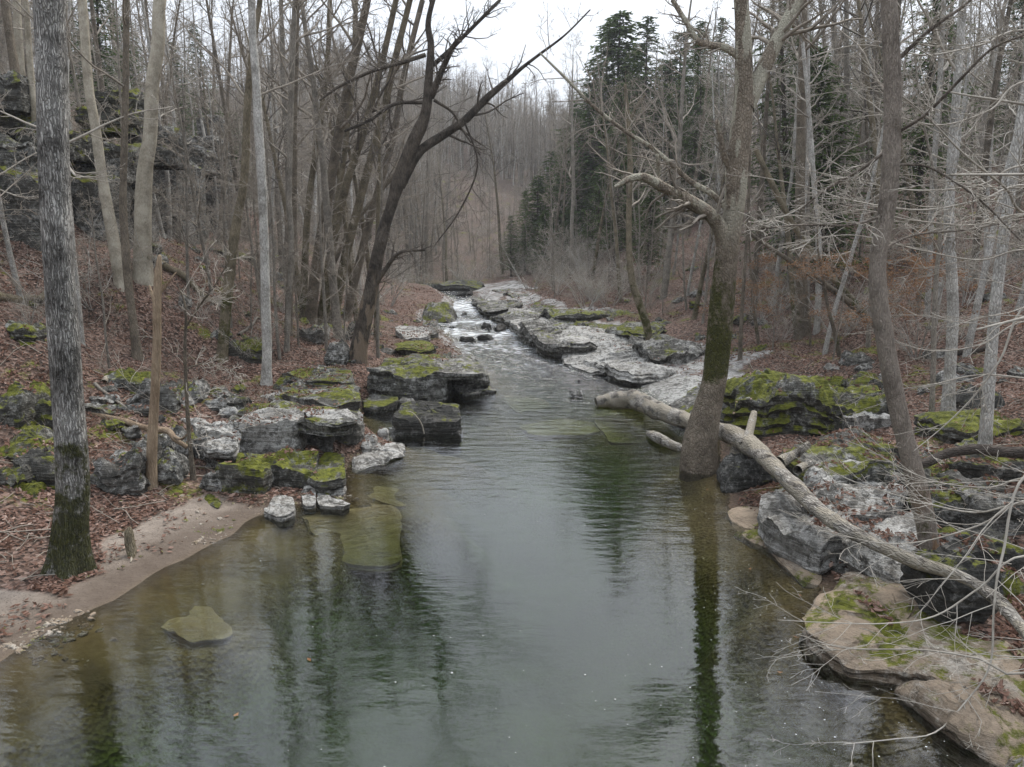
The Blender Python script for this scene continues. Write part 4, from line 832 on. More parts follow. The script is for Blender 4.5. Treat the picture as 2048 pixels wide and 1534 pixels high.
hero('dead_snag', 'dead pole leaning from the stout mossy-footed trunk toward the sycamore', 'snag', [(1742, 640, 16), (1676, 568, 16), (1621, 502, 14), (1574, 427, 13), (1540, 359, 13), (1512, 300, 11)], 'bark_mossy', seed=49, flare=0, sides=12, sink=.05)
hero('dead_snag', 'lower dark dead pole slanting behind the slim brown trunk', 'snag', [(1758, 652, 20), (1700, 606, 15), (1640, 562, 13), (1580, 522, 11), (1500, 468, 8)], 'bark_brown', seed=50, flare=0, sides=12, sink=.05)
for i, (tr_, lab) in enumerate((([(1480, 720, 11), (1483, 640, 9), (1488, 560, 8), (1496, 440, 7), (1500, 300, 6)], 'short dark sapling right behind the sycamore'),
                                ([(1520, 690, 8), (1512, 650, 8), (1505, 600, 6), (1500, 520, 5)], 'small dark stub sapling in the litter behind the sycamore'),
                                ([(1684, 715, 12), (1668, 660, 9), (1655, 610, 8), (1640, 520, 6)], 'small tilted sapling in the litter near the mossy ledges'),
                                ([(1622, 690, 6), (1618, 620, 6), (1606, 560, 5), (1600, 420, 4)], 'thin whip sapling beside the stout mossy-footed trunk'))):
    hero('sapling', lab, 'sapling', tr_, 'bark_brown', seed=52 + i, H=5, flare=.15, sides=8, spurs=6, crown=(.4, 6, 1.5))
def at(px, py, Y): d = ray(px, py); return d * (Y / d[1]) + np.array((0, 0, CAMZ))
# beech just beyond the frame whose long level boughs reach in over the bank
def bough_tree(base, H, r0, boughs, label, seed, mat, twig, leaf=False):
    R = np.random.default_rng(seed); base = np.array((base[0], base[1], gz(*base)))
    root = empty('beech_tree', base, label, 'tree')
    P = [np.array((0, 0, -.3)), np.array((.05, 0, H * .3)), np.array((0, .1, H * .65)), np.array((.1, 0, H))]
    g, pts, r = trunk_geo(P, [r0 * 1.2, r0, r0 * .6, .02], 16, .15, .05, seed, .4); ob('trunk', g.mesh('trunk'), M[mat], root)
    cg = Geo()
    for bo in boughs:
        kd, lst = bo; Lp = [np.array(q_) - base for q_ in lst]
        z0 = Lp[0][2]; Lp = [np.array((0, 0, max(z0 - .4, .5)))] + Lp
        wd = np.linspace(kd, .004, len(Lp)); lg, lp, lr = trunk_geo(Lp, wd, 7, .1, .04, seed, 0); ob('limb', lg.mesh('limb'), M[twig], root)
        sel = np.linspace(len(lp) // 4, len(lp) - 1, 14).astype(int); L_ = np.array([np.linalg.norm(lp[-1] - lp[0])])
        ramify(cg, R, lp[sel][None], lr[sel][None], np.minimum(L_, 4.0), [(11, .0, .98, 25, 55, (.22, .5), .55, 7, .1, .0, 4, .25, .0), (4, .15, .98, 25, 55, (.3, .5), .6, 5, .13, .0, 3, .4, 0), (2, .2, .95, 25, 55, (.3, .5), .7, 4, .14, .0, 3, .5, 0)], .0028)
    sel = np.linspace(len(pts) // 3, len(pts) - 1, 24).astype(int)
    ramify(cg, R, pts[sel][None], r[sel][None], np.array([4.0]), [(14, 0, 1, 50, 85, (.5, 1), .35, 8, .1, .0, 5, .5, .1), (6, .2, .98, 30, 55, (.3, .5), .5, 6, .13, .0, 3, .4, 0), (4, .2, .98, 30, 55, (.3, .5), .6, 5, .13, .0, 3, .4, 0)], .003)
    ob('crown', cg.mesh('crown'), M[twig], root)
    return root
bough_tree((6.6, 7.3), 9, .10, [
    (.015, [at(2070, 940, 7.2), at(2005, 1110, 7.0), at(1988, 1215, 6.8), at(1980, 1330, 6.6), at(1930, 1405, 6.5), at(1870, 1465, 6.4), at(1790, 1478, 6.3), at(1690, 1488, 6.2)]),
    (.013, [at(2080, 1000, 7.6), at(1960, 1050, 7.8), at(1850, 1082, 7.9), at(1760, 1086, 8.0), at(1660, 1062, 8.1), at(1560, 1020, 8.2)]),
    (.012, [at(2060, 1110, 7.0), at(1960, 1175, 7.1), at(1870, 1232, 7.2), at(1770, 1247, 7.2), at(1650, 1245, 7.3), at(1560, 1240, 7.4)]),
    (.014, [at(2060, 1345, 6.4), at(1960, 1318, 6.6), at(1850, 1300, 6.8), at(1690, 1296, 7.0), at(1600, 1270, 7.2)]),
    (.012, [at(2080, 960, 8.0), at(1980, 975, 8.2), at(1880, 965, 8.4), at(1800, 935, 8.5), at(1740, 900, 8.6), at(1690, 880, 8.7)]),
    (.014, [at(2080, 1010, 7.6), at(1950, 1025, 7.9), at(1830, 1000, 8.2), at(1700, 960, 8.4), at(1610, 910, 8.6)]),
    (.016, [at(2080, 600, 8.0), at(2000, 720, 8.0), at(1950, 790, 8.1), at(1890, 850, 8.2), at(1830, 900, 8.2)])],
    'young beech by the water whose low pale boughs droop over the foreground slabs', 61, 'bark_white', 'twig_pale')
bough_tree((9.6, 10.6), 12, .13, [
    (.022, [at(2080, 440, 10.4), at(2010, 375, 10.2), at(1930, 310, 10.0), at(1860, 240, 9.9), at(1800, 190, 9.8), at(1700, 130, 9.8)]),
    (.020, [at(2080, 370, 10.6), at(1960, 400, 10.6), at(1840, 420, 10.6), at(1700, 400, 10.7), at(1600, 370, 10.8), at(1500, 350, 11)]),
    (.018, [at(2080, 430, 10.2), at(1950, 450, 10.1), at(1820, 440, 10.0), at(1720, 420, 9.9), at(1620, 440, 9.9)]),
    (.018, [at(2080, 330, 10.2), at(1960, 370, 10.3), at(1820, 380, 10.4), at(1660, 350, 10.6), at(1560, 330, 10.8)]),
    (.016, [at(2080, 500, 10.8), at(1960, 520, 10.9), at(1840, 500, 11), at(1700, 470, 11.2), at(1560, 490, 11.5)]),
    (.016, [at(2080, 640, 10.2), at(1960, 690, 10.2), at(1850, 700, 10.3), at(1740, 660, 10.4)]),
    (.016, [at(2080, 760, 9.8), at(1960, 750, 9.9), at(1860, 770, 10), at(1780, 780, 10.2)]),
    (.018, [at(2080, 160, 10.8), at(1980, 220, 10.6), at(1880, 250, 10.4), at(1760, 230, 10.2), at(1660, 250, 10)]),
    (.018, [at(2080, 60, 10.8), at(1960, 90, 10.6), at(1850, 110, 10.4), at(1720, 90, 10.4), at(1600, 120, 10.4)])],
    'beech on the bank whose long level twigs spread across the slim brown trunk', 62, 'bark_white', 'twig_pale')

# ------------------------------------------------------------------ kinds of woodland tree, each built once and then copied
def make_tree(seed, H, r0, cs, nl, ll, lean=.0, ang=(30, 60), twigs=TWIGS, wander=.05, lo=.005):
    R = np.random.default_rng(seed); n = 12
    d = np.array([[R.normal(0, .04) + lean, R.normal(0, .04), 1.0]])
    pts = grow(R, np.array([[0, 0, -.4]]), d, np.array([H + .4]), n, wander * .5, .03)
    t = np.linspace(0, 1, n + 1); W = r0 * (1 - t) ** .75 + .012
    g, P, r = trunk_geo(list(pts[0]), list(W), 9, .45, .06, seed, .4, cap=False)
    cg = Geo(); i0 = int(len(P) * cs); sel = np.linspace(i0, len(P) - 1, 24).astype(int)
    ramify(cg, R, P[sel][None], r[sel][None], np.array([ll]), [(nl, .0, 1, ang[0], ang[1], (.55, 1.15), .45, 8, .11, .05, 5, 1, .35)] + twigs, lo)
    low = np.linspace(2, i0, 12).astype(int)              # a few dead snags of branches below the crown
    ramify(cg, R, P[low][None], r[low][None] * .4, np.array([ll * .6]), [(9, .2, 1, 50, 95, (.3, 1.0), .3, 6, .13, .0, 3, 1, .0), (3, .2, .95, 30, 60, (.3, .5), .6, 4, .15, .0, 3, 1, 0)], lo)
    return g.mesh('trunk'), cg.mesh('crown')
DENSE = [(7, .12, .98, 30, 65, (.3, .55), .5, 6, .16, .03, 4, 1, .2), (5, .2, .98, 30, 60, (.3, .55), .55, 4, .18, .0, 3, 1, 0), (3, .25, .95, 30, 60, (.35, .6), .6, 3, .2, .0, 3, 1, 0)]
kinds = {}
for key, mk, tw, seeds, a in (('tall', 'bark_grey', 'twig_grey', (201, 202, 203), dict(H=20, r0=.19, cs=.42, nl=15, ll=4.6)),
                              ('slim', 'bark_white', 'twig_pale', (211, 212), dict(H=15, r0=.10, cs=.32, nl=14, ll=3.0, ang=(40, 75))),
                              ('young', 'bark_grey', 'twig_grey', (221, 222), dict(H=8.5, r0=.05, cs=.2, nl=13, ll=2.2, ang=(35, 70))),
                              ('mossy', 'bark_mossy', 'twig_dark', (231, 232), dict(H=16, r0=.15, cs=.35, nl=13, ll=4.2, lean=.12)),
                              ('brown', 'bark_brown', 'twig_grey', (241, 242), dict(H=18, r0=.15, cs=.4, nl=14, ll=4.2))):
    kinds[key] = [(make_tree(s, twigs=DENSE, **a), mk, tw) for s in seeds]
def make_hemlock(seed, H, R0, r0):
    R = np.random.default_rng(seed)
    P = [np.array((0, 0, -.4)), np.array((R.normal(0, .1), 0, H * .5)), np.array((0, 0, H))]
    g, _, _ = trunk_geo(P, [r0, r0 * .6, .02], 8, .6, .05, seed, .3, cap=False)
    nb = 540; t = np.sort(R.uniform(.10, .99, nb)); z = t * H; a = R.uniform(0, 6.283, nb)
    L = R0 * (1 - t) ** .72 * R.uniform(.35, 1.2, nb) * np.minimum(1, .45 + t * 3.0) + .35
    d = np.stack([np.cos(a), np.sin(a), R.uniform(-.05, .35, nb)], 1)
    pts = grow(R, np.stack([0 * z, 0 * z, z], 1), d, L, 6, .1, .02, .30); rad = radii(.008 + .012 * L / R0 * 2, 6, .3)
    g.tubes(pts, rad, 3)
    # needle sprays: flat fans set along each branch
    ns = 30; bi = np.repeat(np.arange(nb), ns); u = R.uniform(.12, 1.0, nb * ns) * 5.999; i = u.astype(int); f = (u - i)[:, None]
    c = pts[bi, i] * (1 - f) + pts[bi, i + 1] * f; tan = unit(pts[bi, i + 1] - pts[bi, i])
    side = unit(np.cross(tan, np.array([0, 0, 1.0]))) * R.choice([-1, 1], len(c))[:, None]
    dr = unit(side * R.uniform(.4, 1, len(c))[:, None] + tan * R.uniform(.3, 1.0, len(c))[:, None] + np.stack([0 * c[:, 0], 0 * c[:, 0], R.uniform(-.45, .05, len(c))], 1))
    ln = R.uniform(.14, .36, len(c)) * (.75 + .3 * (L[bi] / R0)); wd = unit(np.cross(dr, R.normal(0, .5, (len(c), 3)) + np.array([0, 0, 1.0]))) * (ln * R.uniform(.14, .26, len(c)))[:, None]
    v = np.stack([c, c + dr * ln[:, None] * .45 + wd, c + dr * ln[:, None], c + dr * ln[:, None] * .45 - wd], 1).reshape(-1, 3)
    f_ = np.arange(len(v)).reshape(-1, 4); tone = np.repeat(np.clip(R.normal(.45, .25, len(c)) + .25 * (i / 6 - .5), 0, 1), 4)
    return g.mesh('trunk'), mesh_arr('crown', v, f_, False, {'tone': tone})
kinds['hemlock'] = [(make_hemlock(s, H, R0, r0), 'bark_dark', 'needles') for s, H, R0, r0 in ((301, 21, 4.2, .2), (302, 24, 4.6, .24), (303, 15, 3.6, .15))]
def make_shrub(seed, H=2.6):
    R = np.random.default_rng(seed); n = 9; g = Geo(); cg = Geo()
    a = R.uniform(0, 6.283, n); p = np.stack([np.cos(a) * .12, np.sin(a) * .12, 0 * a - .15], 1); d = np.stack([np.cos(a) * .55, np.sin(a) * .55, 0 * a + .9], 1)
    L = R.uniform(.7, 1.3, n) * H; pts = grow(R, p, d, L, 8, .09, .0, .22); rad = radii(np.full(n, .016), 8, .3); g.tubes(pts, rad, 5)
    ramify(cg, R, pts, rad, L, [(9, .15, .98, 25, 60, (.25, .5), .6, 6, .14, .0, 3, 1, .1), (6, .15, .98, 25, 60, (.3, .55), .6, 4, .16, .0, 3, 1, 0), (3, .15, .98, 25, 60, (.3, .55), .6, 3, .16, .0, 3, 1, 0)], .0026)
    return g.mesh('stems'), cg.mesh('crown')
kinds['shrub'] = [(make_shrub(s), 'bark_white', 'twig_pale') for s in (401, 402)]
first = {}
for k_, lst in kinds.items():
    for (tm, cm), mk, tw in lst:
        tm.materials.clear(); tm.materials.append(M[mk]); cm.materials.clear(); cm.materials.append(M[tw])
NAMES = {'tall': 'bare_tree', 'slim': 'bare_tree', 'young': 'sapling', 'mossy': 'leaning_tree', 'brown': 'bare_tree', 'hemlock': 'hemlock_tree', 'shrub': 'bare_shrub'}
LOOK = {'tall': 'tall grey-barked bare tree', 'slim': 'slender whitish bare tree', 'young': 'thin young bare tree', 'mossy': 'tilted mossy bare tree', 'brown': 'brown-barked bare tree', 'hemlock': 'dark green hemlock', 'shrub': 'pale twiggy leafless shrub'}
def plant(kind, vi, x, y, s, rz, where, group, tilt=(0, 0), dz=0.0, z=None, wide=1.0):
    vi %= len(kinds[kind]); key = (kind, vi); loc = (x, y, (gz(x, y) if z is None else z) + dz); lab = LOOK[kind] + ' ' + where
    cat = {'hemlock': 'conifer', 'shrub': 'shrub'}.get(kind, 'tree'); sc = (s * wide, s * wide, s * (1.0 if kind == 'shrub' else .95)); rot = (tilt[0], tilt[1], rz)
    if key not in first:
        (tm, cm), mk, tw = kinds[kind][vi]; o = empty(NAMES[kind], loc, lab, cat, group); o.rotation_euler = rot; o.scale = sc
        ob('stems' if kind == 'shrub' else 'trunk', tm, None, o); ob('crown', cm, None, o); first[key] = o; return o
    o = copy_thing(first[key], loc, rot, sc, lab, group); return o
R = np.random.default_rng(77)
spots = []
def free(x, y, r): return all((x - a) ** 2 + (y - b_) ** 2 > r * r for a, b_ in spots)
def zone(x, y, left):
    if left: return ('on the slope below the cliff', 'woodland on the cliff slope') if y < 34 else ('on the bank upstream of the cliff', 'woodland upstream of the cliff')
    return ('on the slope behind the fallen log', 'woodland behind the fallen log') if y < 34 else ('on the slope above the pale rock shelf', 'woodland above the rock shelf')
def scatter(kind, n, ylo, yhi, dlo, dhi, left, smin, smax, gap, xmax=.85, yp=1.0):
    c = tries = 0
    while c < n and tries < n * 60:
        tries += 1
        y = ylo + (yhi - ylo) * R.random() ** yp; d = R.uniform(dlo, dhi); x = float(xl(y)) - d if left else float(xr(y)) + d
        if abs(x) > xmax * y or not free(x, y, gap): continue
        if kind in ('tall', 'brown', 'slim') and y > 55 and (-.10 < x / y < .05 or x / y < .22 and not left and R.random() < .65): continue
        spots.append((x, y)); c += 1; w, g_ = zone(x, y, left)
        plant(kind, int(R.integers(9)), x, y, R.uniform(smin, smax), R.uniform(0, 6.283), w, g_, (R.normal(0, .05), R.normal(0, .05)))
for left in (True, False):
    scatter('tall', 21, 24, 80, 4 if left else 6, 45, left, .8, 1.15, 1.8)
    scatter('brown', 20, 22, 75, 4 if left else 6, 40, left, .75, 1.15, 1.6)
    scatter('slim', 24 if left else 30, 20, 60, 4 if left else 6, 30, left, .7, 1.15, 1.4)
    scatter('young', 24, 17, 60, 3.5, 26, left, .6, 1.3, 1.1)
    scatter('mossy', 7, 26, 60, 3, 14, left, .7, 1.1, 1.5)
for i, (px, py, pt, Yd) in enumerate(((1022, 566, 430, 78), (1050, 562, 380, 84), (1075, 560, 350, 80), (1100, 556, 300, 86), (1128, 556, 260, 82), (1150, 552, 215, 90), (1180, 560, 130, 80), (1205, 556, 40, 84), (1228, 560, 20, 78),
                                   (1255, 555, 90, 84), (1280, 560, 30, 74), (1318, 558, 120, 78), (1345, 556, 60, 80), (1380, 550, 40, 72), (1090, 565, 420, 72), (1140, 562, 400, 70), (1195, 560, 330, 68), (1240, 560, 300, 68), (1300, 560, 360, 64))):
    q = at(px, py, Yd); zb = gz(q[0], Yd); zt = at(px, pt, Yd)[2]; vi = i % 3; hh_ = (21, 24, 15)[vi]
    spots.append((q[0], Yd)); plant('hemlock', vi, q[0], Yd, (zt - zb) / hh_ / .95, R.uniform(0, 6.28), 'in the stand rising above the pale rock shelf', 'hemlock stand above the rock shelf', wide=1.4)
scatter('hemlock', 18, 42, 85, 18, 55, False, .5, .85, 2.5)
scatter('hemlock', 10, 48, 85, 16, 45, True, .45, .75, 2.5)
scatter('hemlock', 6, 34, 60, 9, 20, False, .4, .8, 2.0)
scatter('shrub', 16, 42, 66, 4.5, 10, False, .9, 1.7, 1.3)
scatter('shrub', 10, 40, 64, 1.5, 8, True, .8, 1.5, 1.3)
scatter('shrub', 14, 20, 42, 6, 18, False, .6, 1.1, 1.2)
scatter('shrub', 12, 16, 40, 5, 16, True, .5, 1.0, 1.2)
for i in range(8):
    x, y = R.uniform(-8, 12), R.uniform(74, 86); plant('shrub' if i % 3 else 'mossy', i, x, y, R.uniform(.8, 1.5), R.uniform(0, 6), 'closing the valley beyond the head of the rapids', 'growth at the head of the rapids')

# ------------------------------------------------------------------ the far wood: one mass of trees over the valley sides
pts_ = []
while len(pts_) < 1500:
    y = 84 + 230 * R.random() ** 1.25; x = R.uniform(-.85, .85) * y
    if -.09 < x / y < .06 and y < 150: continue
    pts_.append((x, y, 0))
while len(pts_) < 2500:
    y = 84 + 150 * R.random(); x = R.uniform(-.33, .3) * y
    if -.09 < x / y < .06 and y < 150: continue
    pts_.append((x, y, 0))
while len(pts_) < 3100:
    y = R.uniform(150, 270); x = R.uniform(-.16, .14) * y
    pts_.append((x, y, 0))
while len(pts_) < 3200:
    y = R.uniform(50, 110); x = R.choice([-1, 1]) * R.uniform(.32, .85) * y
    pts_.append((x, y, 0))
pts_ = np.array(pts_); pts_[:, 2] = ground_z(pts_[:, 0], pts_[:, 1]) - .2
fw_me = bpy.data.meshes.new('far_wood'); fw_me.vertices.add(len(pts_)); fw_me.vertices.foreach_set('co', pts_.astype(np.float32).ravel()); fw_me.update()
fw = ob('far_wood', fw_me); tag(fw, 'far mass of bare grey woodland and dark hemlocks covering the valley sides', 'woodland', kind='stuff')
ng = bpy.data.node_groups.new('far_wood', 'GeometryNodeTree')
ng.interface.new_socket('Geometry', in_out='INPUT', socket_type='NodeSocketGeometry'); ng.interface.new_socket('Geometry', in_out='OUTPUT', socket_type='NodeSocketGeometry')
gi, go = ng.nodes.new('NodeGroupInput'), ng.nodes.new('NodeGroupOutput')
coll = ng.nodes.new('GeometryNodeJoinGeometry')
for key in (('tall', 0), ('tall', 1), ('brown', 0), ('brown', 1), ('slim', 1), ('tall', 2), ('slim', 0)):
    if key not in first: continue
    jn = ng.nodes.new('GeometryNodeJoinGeometry')
    for chd in first[key].children:
        oi = ng.nodes.new('GeometryNodeObjectInfo'); oi.transform_space = 'ORIGINAL'; oi.inputs['Object'].default_value = chd
        ng.links.new(oi.outputs['Geometry'], jn.inputs[0])
    g2 = ng.nodes.new('GeometryNodeGeometryToInstance'); ng.links.new(jn.outputs[0], g2.inputs[0]); ng.links.new(g2.outputs[0], coll.inputs[0])
ip = ng.nodes.new('GeometryNodeInstanceOnPoints'); ip.inputs['Pick Instance'].default_value = True
def rv(dt, lo, hi, seed):
    n = ng.nodes.new('FunctionNodeRandomValue'); n.data_type = dt
    ii = {'FLOAT_VECTOR': (0, 1), 'FLOAT': (2, 3), 'INT': (4, 5)}[dt]; n.inputs[ii[0]].default_value = lo; n.inputs[ii[1]].default_value = hi; n.inputs['Seed'].default_value = seed
    return {'FLOAT_VECTOR': n.outputs[0], 'FLOAT': n.outputs[1], 'INT': n.outputs[2]}[dt]
ng.links.new(gi.outputs[0], ip.inputs['Points']); ng.links.new(coll.outputs[0], ip.inputs['Instance'])
ng.links.new(rv('INT', 0, 6, 1), ip.inputs['Instance Index']); ng.links.new(rv('FLOAT_VECTOR', (-.06, -.06, 0), (.06, .06, 6.283), 2), ip.inputs['Rotation']); ng.links.new(rv('FLOAT', .6, 1.05, 3), ip.inputs['Scale'])
ng.links.new(ip.outputs[0], go.inputs[0])
md = fw.modifiers.new('far_wood', 'NODES'); md.node_group = ng

up_ = []
while len(up_) < 420:
    y = R.uniform(19, 95); l = R.random() < .5; d = R.uniform(4.5, 30); x = float(xl(y)) - d if l else float(xr(y)) + d + 1.5
    if abs(x) < .85 * y: up_.append((x, y, gz(x, y) - .1))
for _ in range(420):
    y = R.uniform(76, 165); x = R.uniform(-.16, .13) * y; up_.append((x, y, gz(x, y) - .1))
um = bpy.data.meshes.new('undergrowth'); um.vertices.add(len(up_)); um.vertices.foreach_set('co', np.array(up_, np.float32).ravel()); um.update()
uo = ob('undergrowth', um); tag(uo, 'tangled leafless undergrowth and whips filling the woodland floor', 'undergrowth', kind='stuff')
u2 = ng.copy(); u2.name = 'undergrowth'
jn = [n for n in u2.nodes if n.bl_idname == 'GeometryNodeInstanceOnPoints'][0]
for l_ in list(jn.inputs['Instance'].links): u2.links.remove(l_)
cj = u2.nodes.new('GeometryNodeJoinGeometry')
for key in (('shrub', 0), ('shrub', 1), ('young', 0), ('young', 1)):
    j2 = u2.nodes.new('GeometryNodeJoinGeometry')
    for chd in first[key].children:
        oi = u2.nodes.new('GeometryNodeObjectInfo'); oi.transform_space = 'ORIGINAL'; oi.inputs['Object'].default_value = chd; u2.links.new(oi.outputs['Geometry'], j2.inputs[0])
    g2 = u2.nodes.new('GeometryNodeGeometryToInstance'); u2.links.new(j2.outputs[0], g2.inputs[0]); u2.links.new(g2.outputs[0], cj.inputs[0])
u2.links.new(cj.outputs[0], jn.inputs['Instance'])
for n in u2.nodes:
    if n.bl_idname == 'FunctionNodeRandomValue' and n.data_type == 'INT': n.inputs[5].default_value = 3
    if n.bl_idname == 'FunctionNodeRandomValue' and n.data_type == 'FLOAT': n.inputs[2].default_value = .35; n.inputs[3].default_value = .95
uo.modifiers.new('undergrowth', 'NODES').node_group = u2

# ------------------------------------------------------------------ fallen wood
def log(name, label, cat, pts, wid, mat, seed, stubs=(), sides=18, rough=.1):
    """pts: (px, py, z) on the sight line at height z; wid: width in photo pixels"""
    P = [G(*q) for q in pts]; W = [px_r(p, w) for p, w in zip(P, wid)]; b0 = P[0].copy()
    root = empty(name, b0, label, cat)
    q = Vector(P[-1] - P[0]).normalized().to_track_quat('Z', 'Y'); root.rotation_mode = 'QUATERNION'; root.rotation_quaternion = q     # local Z runs along the wood, as its grain does
    Ri = np.array(q.to_matrix()).T
    g, pp, rr = trunk_geo([Ri @ (p - b0) for p in P], W, sides, .07, rough, seed, 0)
    v = g.v[0]; k = 1 + .12 * fbm3(v[:, 0] * 9, v[:, 1] * 9, v[:, 2] * 3, 3, seed)[:, None]; ctr = np.repeat(pp, sides, 0); g.v[0] = ctr + (v - ctr) * k
    ob('trunk', g.mesh('trunk'), M[mat], root)
    for i, (a, w) in enumerate(stubs):
        Q = [G(*q_) - b0 for q_ in a]; g, _, _ = trunk_geo([Ri @ q_ for q_ in Q], [px_r(q_ + b0, x) for q_, x in zip(Q, w)], 10, .06, .12, seed + i + 1, 0); ob('stub', g.mesh('stub'), M[mat], root)
    return root
log('fallen_log', 'long pale fallen log running from the stream behind the sycamore over the rocks', 'log',
    [(1192, 806, .12), (1225, 800, .2), (1275, 803, .28), (1330, 828, .35), (1390, 846, .45), (1450, 866, .62), (1500, 892, .80), (1545, 928, .92), (1590, 975, .92), (1650, 1030, .9), (1730, 1078, .9), (1830, 1122, .98), (1920, 1152, 1.05), (1985, 1192, 1.1), (2040, 1250, 1.15), (2090, 1320, 1.2)],
    [20, 36, 38, 33, 30, 36, 38, 36, 33, 30, 26, 29, 27, 26, 27, 24], 'bark_log', 81, rough=.2, stubs=
    [([(1492, 892, .8), (1500, 860, 1.0), (1508, 826, 1.2)], (26, 18, 12)), ([(1560, 925, .95), (1590, 908, 1.05), (1618, 888, 1.2)], (26, 20, 12)), ([(1595, 940, .95), (1612, 930, .95), (1630, 925, 1.0)], (20, 16, 10)), ([(1480, 890, .6), (1470, 920, .3), (1455, 945, .05)], (34, 28, 22))])
log('fallen_branch', 'short broken log end slanting into the water beside the sycamore', 'log', [(1298, 868, .05), (1312, 874, .12), (1335, 886, .12), (1362, 898, .02)], [12, 22, 20, 18], 'bark_log', 85)
log('fallen_branch', 'tan barkless limb lying behind the broken snag', 'branch', [(150, 824, 1.15), (200, 832, 1.1), (250, 843, 1.02), (300, 858, .98), (336, 862, .95), (352, 880, .86), (374, 894, .72)], [8, 10, 12, 12, 13, 10, 8], 'wood_dead', 86, [([(345, 872, .9), (362, 878, .95), (376, 868, 1.1)], (7, 5, 3))], 10)
log('fallen_branch', 'curved dark dead branch lying across the ledge below the pale trunks', 'branch', [(1800, 930, 1.25), (1850, 926, 1.3), (1890, 908, 1.4), (1950, 898, 1.5), (2010, 904, 1.5), (2070, 906, 1.5)], [12, 16, 18, 20, 22, 24], 'bark_dark', 87, (), 10)
def lying(name, label, p0, p1, r, mat, seed):              # a log resting on the slope between two ground pixels
    A, B_ = T(*p0), T(*p1); n = 7; P = []
    for i in range(n + 1):
        q = A + (B_ - A) * i / n; q = q.copy(); q[2] = max(gz(q[0], q[1]) + r * .6, q[2]); P.append(q)
    root = empty(name, A, label, 'log'); g, _, _ = trunk_geo([p - A for p in P], np.linspace(r, r * .7, n + 1), 10, .12, .1, seed, 0); ob('trunk', g.mesh('trunk'), M[mat], root)
lying('fallen_log', 'mossy log lying level on the slope behind the big oak', (-30, 604), (98, 596), .16, 'bark_mossy', 91)
lying('fallen_log', 'grey weathered plank-like piece of wood on the slope left of the snag', (208, 770), (236, 748), .07, 'wood_log', 92)
lying('fallen_log', 'mossy log sloping down the litter under the mossy leaning trunk', (300, 520), (430, 610), .14, 'bark_mossy', 93)
lying('fallen_log', 'thin dead pole in the litter beyond the thin sapling', (478, 672), (520, 640), .06, 'bark_grey', 94)
lying('fallen_log', 'dead pole in the litter beside the boulders behind the snag', (190, 770), (270, 828), .035, 'bark_grey', 95)
lying('fallen_log', 'dark log half hidden on the slope above the mossy ledge', (1880, 706), (1990, 700), .10, 'bark_dark', 96)
# driftwood stub standing in the sand
b0 = T(262, 1110); root = empty('driftwood_stub', b0, 'short dark mossy driftwood stub standing in the sand', 'driftwood')
g, _, _ = trunk_geo([np.array(q) for q in ((.05, -.12, -.05), (.03, -.03, .06), (0, 0, .18), (-.01, .02, .34), (.0, .03, .42))], [.03, .06, .065, .06, .025], 12, .04, .2, 5, 0); ob('trunk', g.mesh('trunk'), M['bark_mossy'], root)
g, _, _ = trunk_geo([np.array(q) for q in ((.03, -.05, .03), (.08, -.16, -.01), (.12, -.25, 0))], [.02, .015, .006], 6, .04, .1, 6, 0); ob('stub', g.mesh('stub'), M['wood_log'], root)
# white stick resting on the boulder in the stream
b0 = G(850, 866, .02); root = empty('fallen_branch', b0, 'thin white stick resting against the dark boulder in the stream', 'branch')
Q = [G(850, 866, .02), G(846, 850, .25), G(838, 836, .45), G(826, 824, .62), G(815, 822, .68)]
g, _, _ = trunk_geo([q - b0 + np.array((0, -.18, .03)) for q in Q], [.018, .016, .015, .012, .006], 6, .08, .1, 7, 0); ob('trunk', g.mesh('trunk'), M['twig_pale'], root)

# ------------------------------------------------------------------ leaf litter, twigs and flecks
bpy.context.view_layer.update()
vv, tt_, nv = [], [], 0
for o in ROCKS:
    me = o.data; n = len(me.vertices); co = np.empty(n * 3); me.vertices.foreach_get('co', co); co = co.reshape(-1, 3)
    cz, sz_ = math.cos(o.rotation_euler[2]), math.sin(o.rotation_euler[2]); co = co * np.array(o.scale)
    co = np.stack([co[:, 0] * cz - co[:, 1] * sz_, co[:, 0] * sz_ + co[:, 1] * cz, co[:, 2]], 1) + np.array(o.location)
    f = np.empty(len(me.polygons) * 4, np.int32); me.loops.foreach_get('vertex_index', f); vv.append(co); tt_.append(f.reshape(-1, 4) + nv); nv += n
bvh = BVHTree.FromPolygons(np.concatenate(vv).tolist(), np.concatenate(tt_).tolist())
R = np.random.default_rng(9)
N = 210000
yy = 5.5 * (62 / 5.5) ** (R.random(N) ** .95); xx = R.uniform(-.8, .8, N) * yy
zz = ground_z(xx, yy); d_out = np.maximum(xl(yy) - xx, xx - xr(yy))
keep = (zz > water_z(yy) + .03) & (d_out > .05)
sd = sand_at(xx, yy); keep &= ~(sd & (R.random(N) < np.where(fbm2(xx * 1.5, yy * 1.5, 3, 62) > .25, .75, .975)))
shf_ = (xx - xr(yy) > 0) & (xx - xr(yy) < 4) & (yy > 22); keep &= ~(shf_ & (fbm2(xx * .8, yy * .8, 3, 55) < .15))
bare = fbm2(xx * .6, yy * .6, 4, 56); keep &= ~((bare > .45) & (R.random(N) < .8))
xx, yy, zz = xx[keep], yy[keep], zz[keep]
nx = np.zeros((len(xx), 3)); e = .08
nx[:, 0] = (ground_z(xx - e, yy) - ground_z(xx + e, yy)) / (2 * e); nx[:, 1] = (ground_z(xx, yy - e) - ground_z(xx, yy + e)) / (2 * e); nx[:, 2] = 1
ok = np.ones(len(xx), bool); pr = R.random(len(xx)); lm = fbm2(xx * 1.7, yy * 1.7, 3, 57)
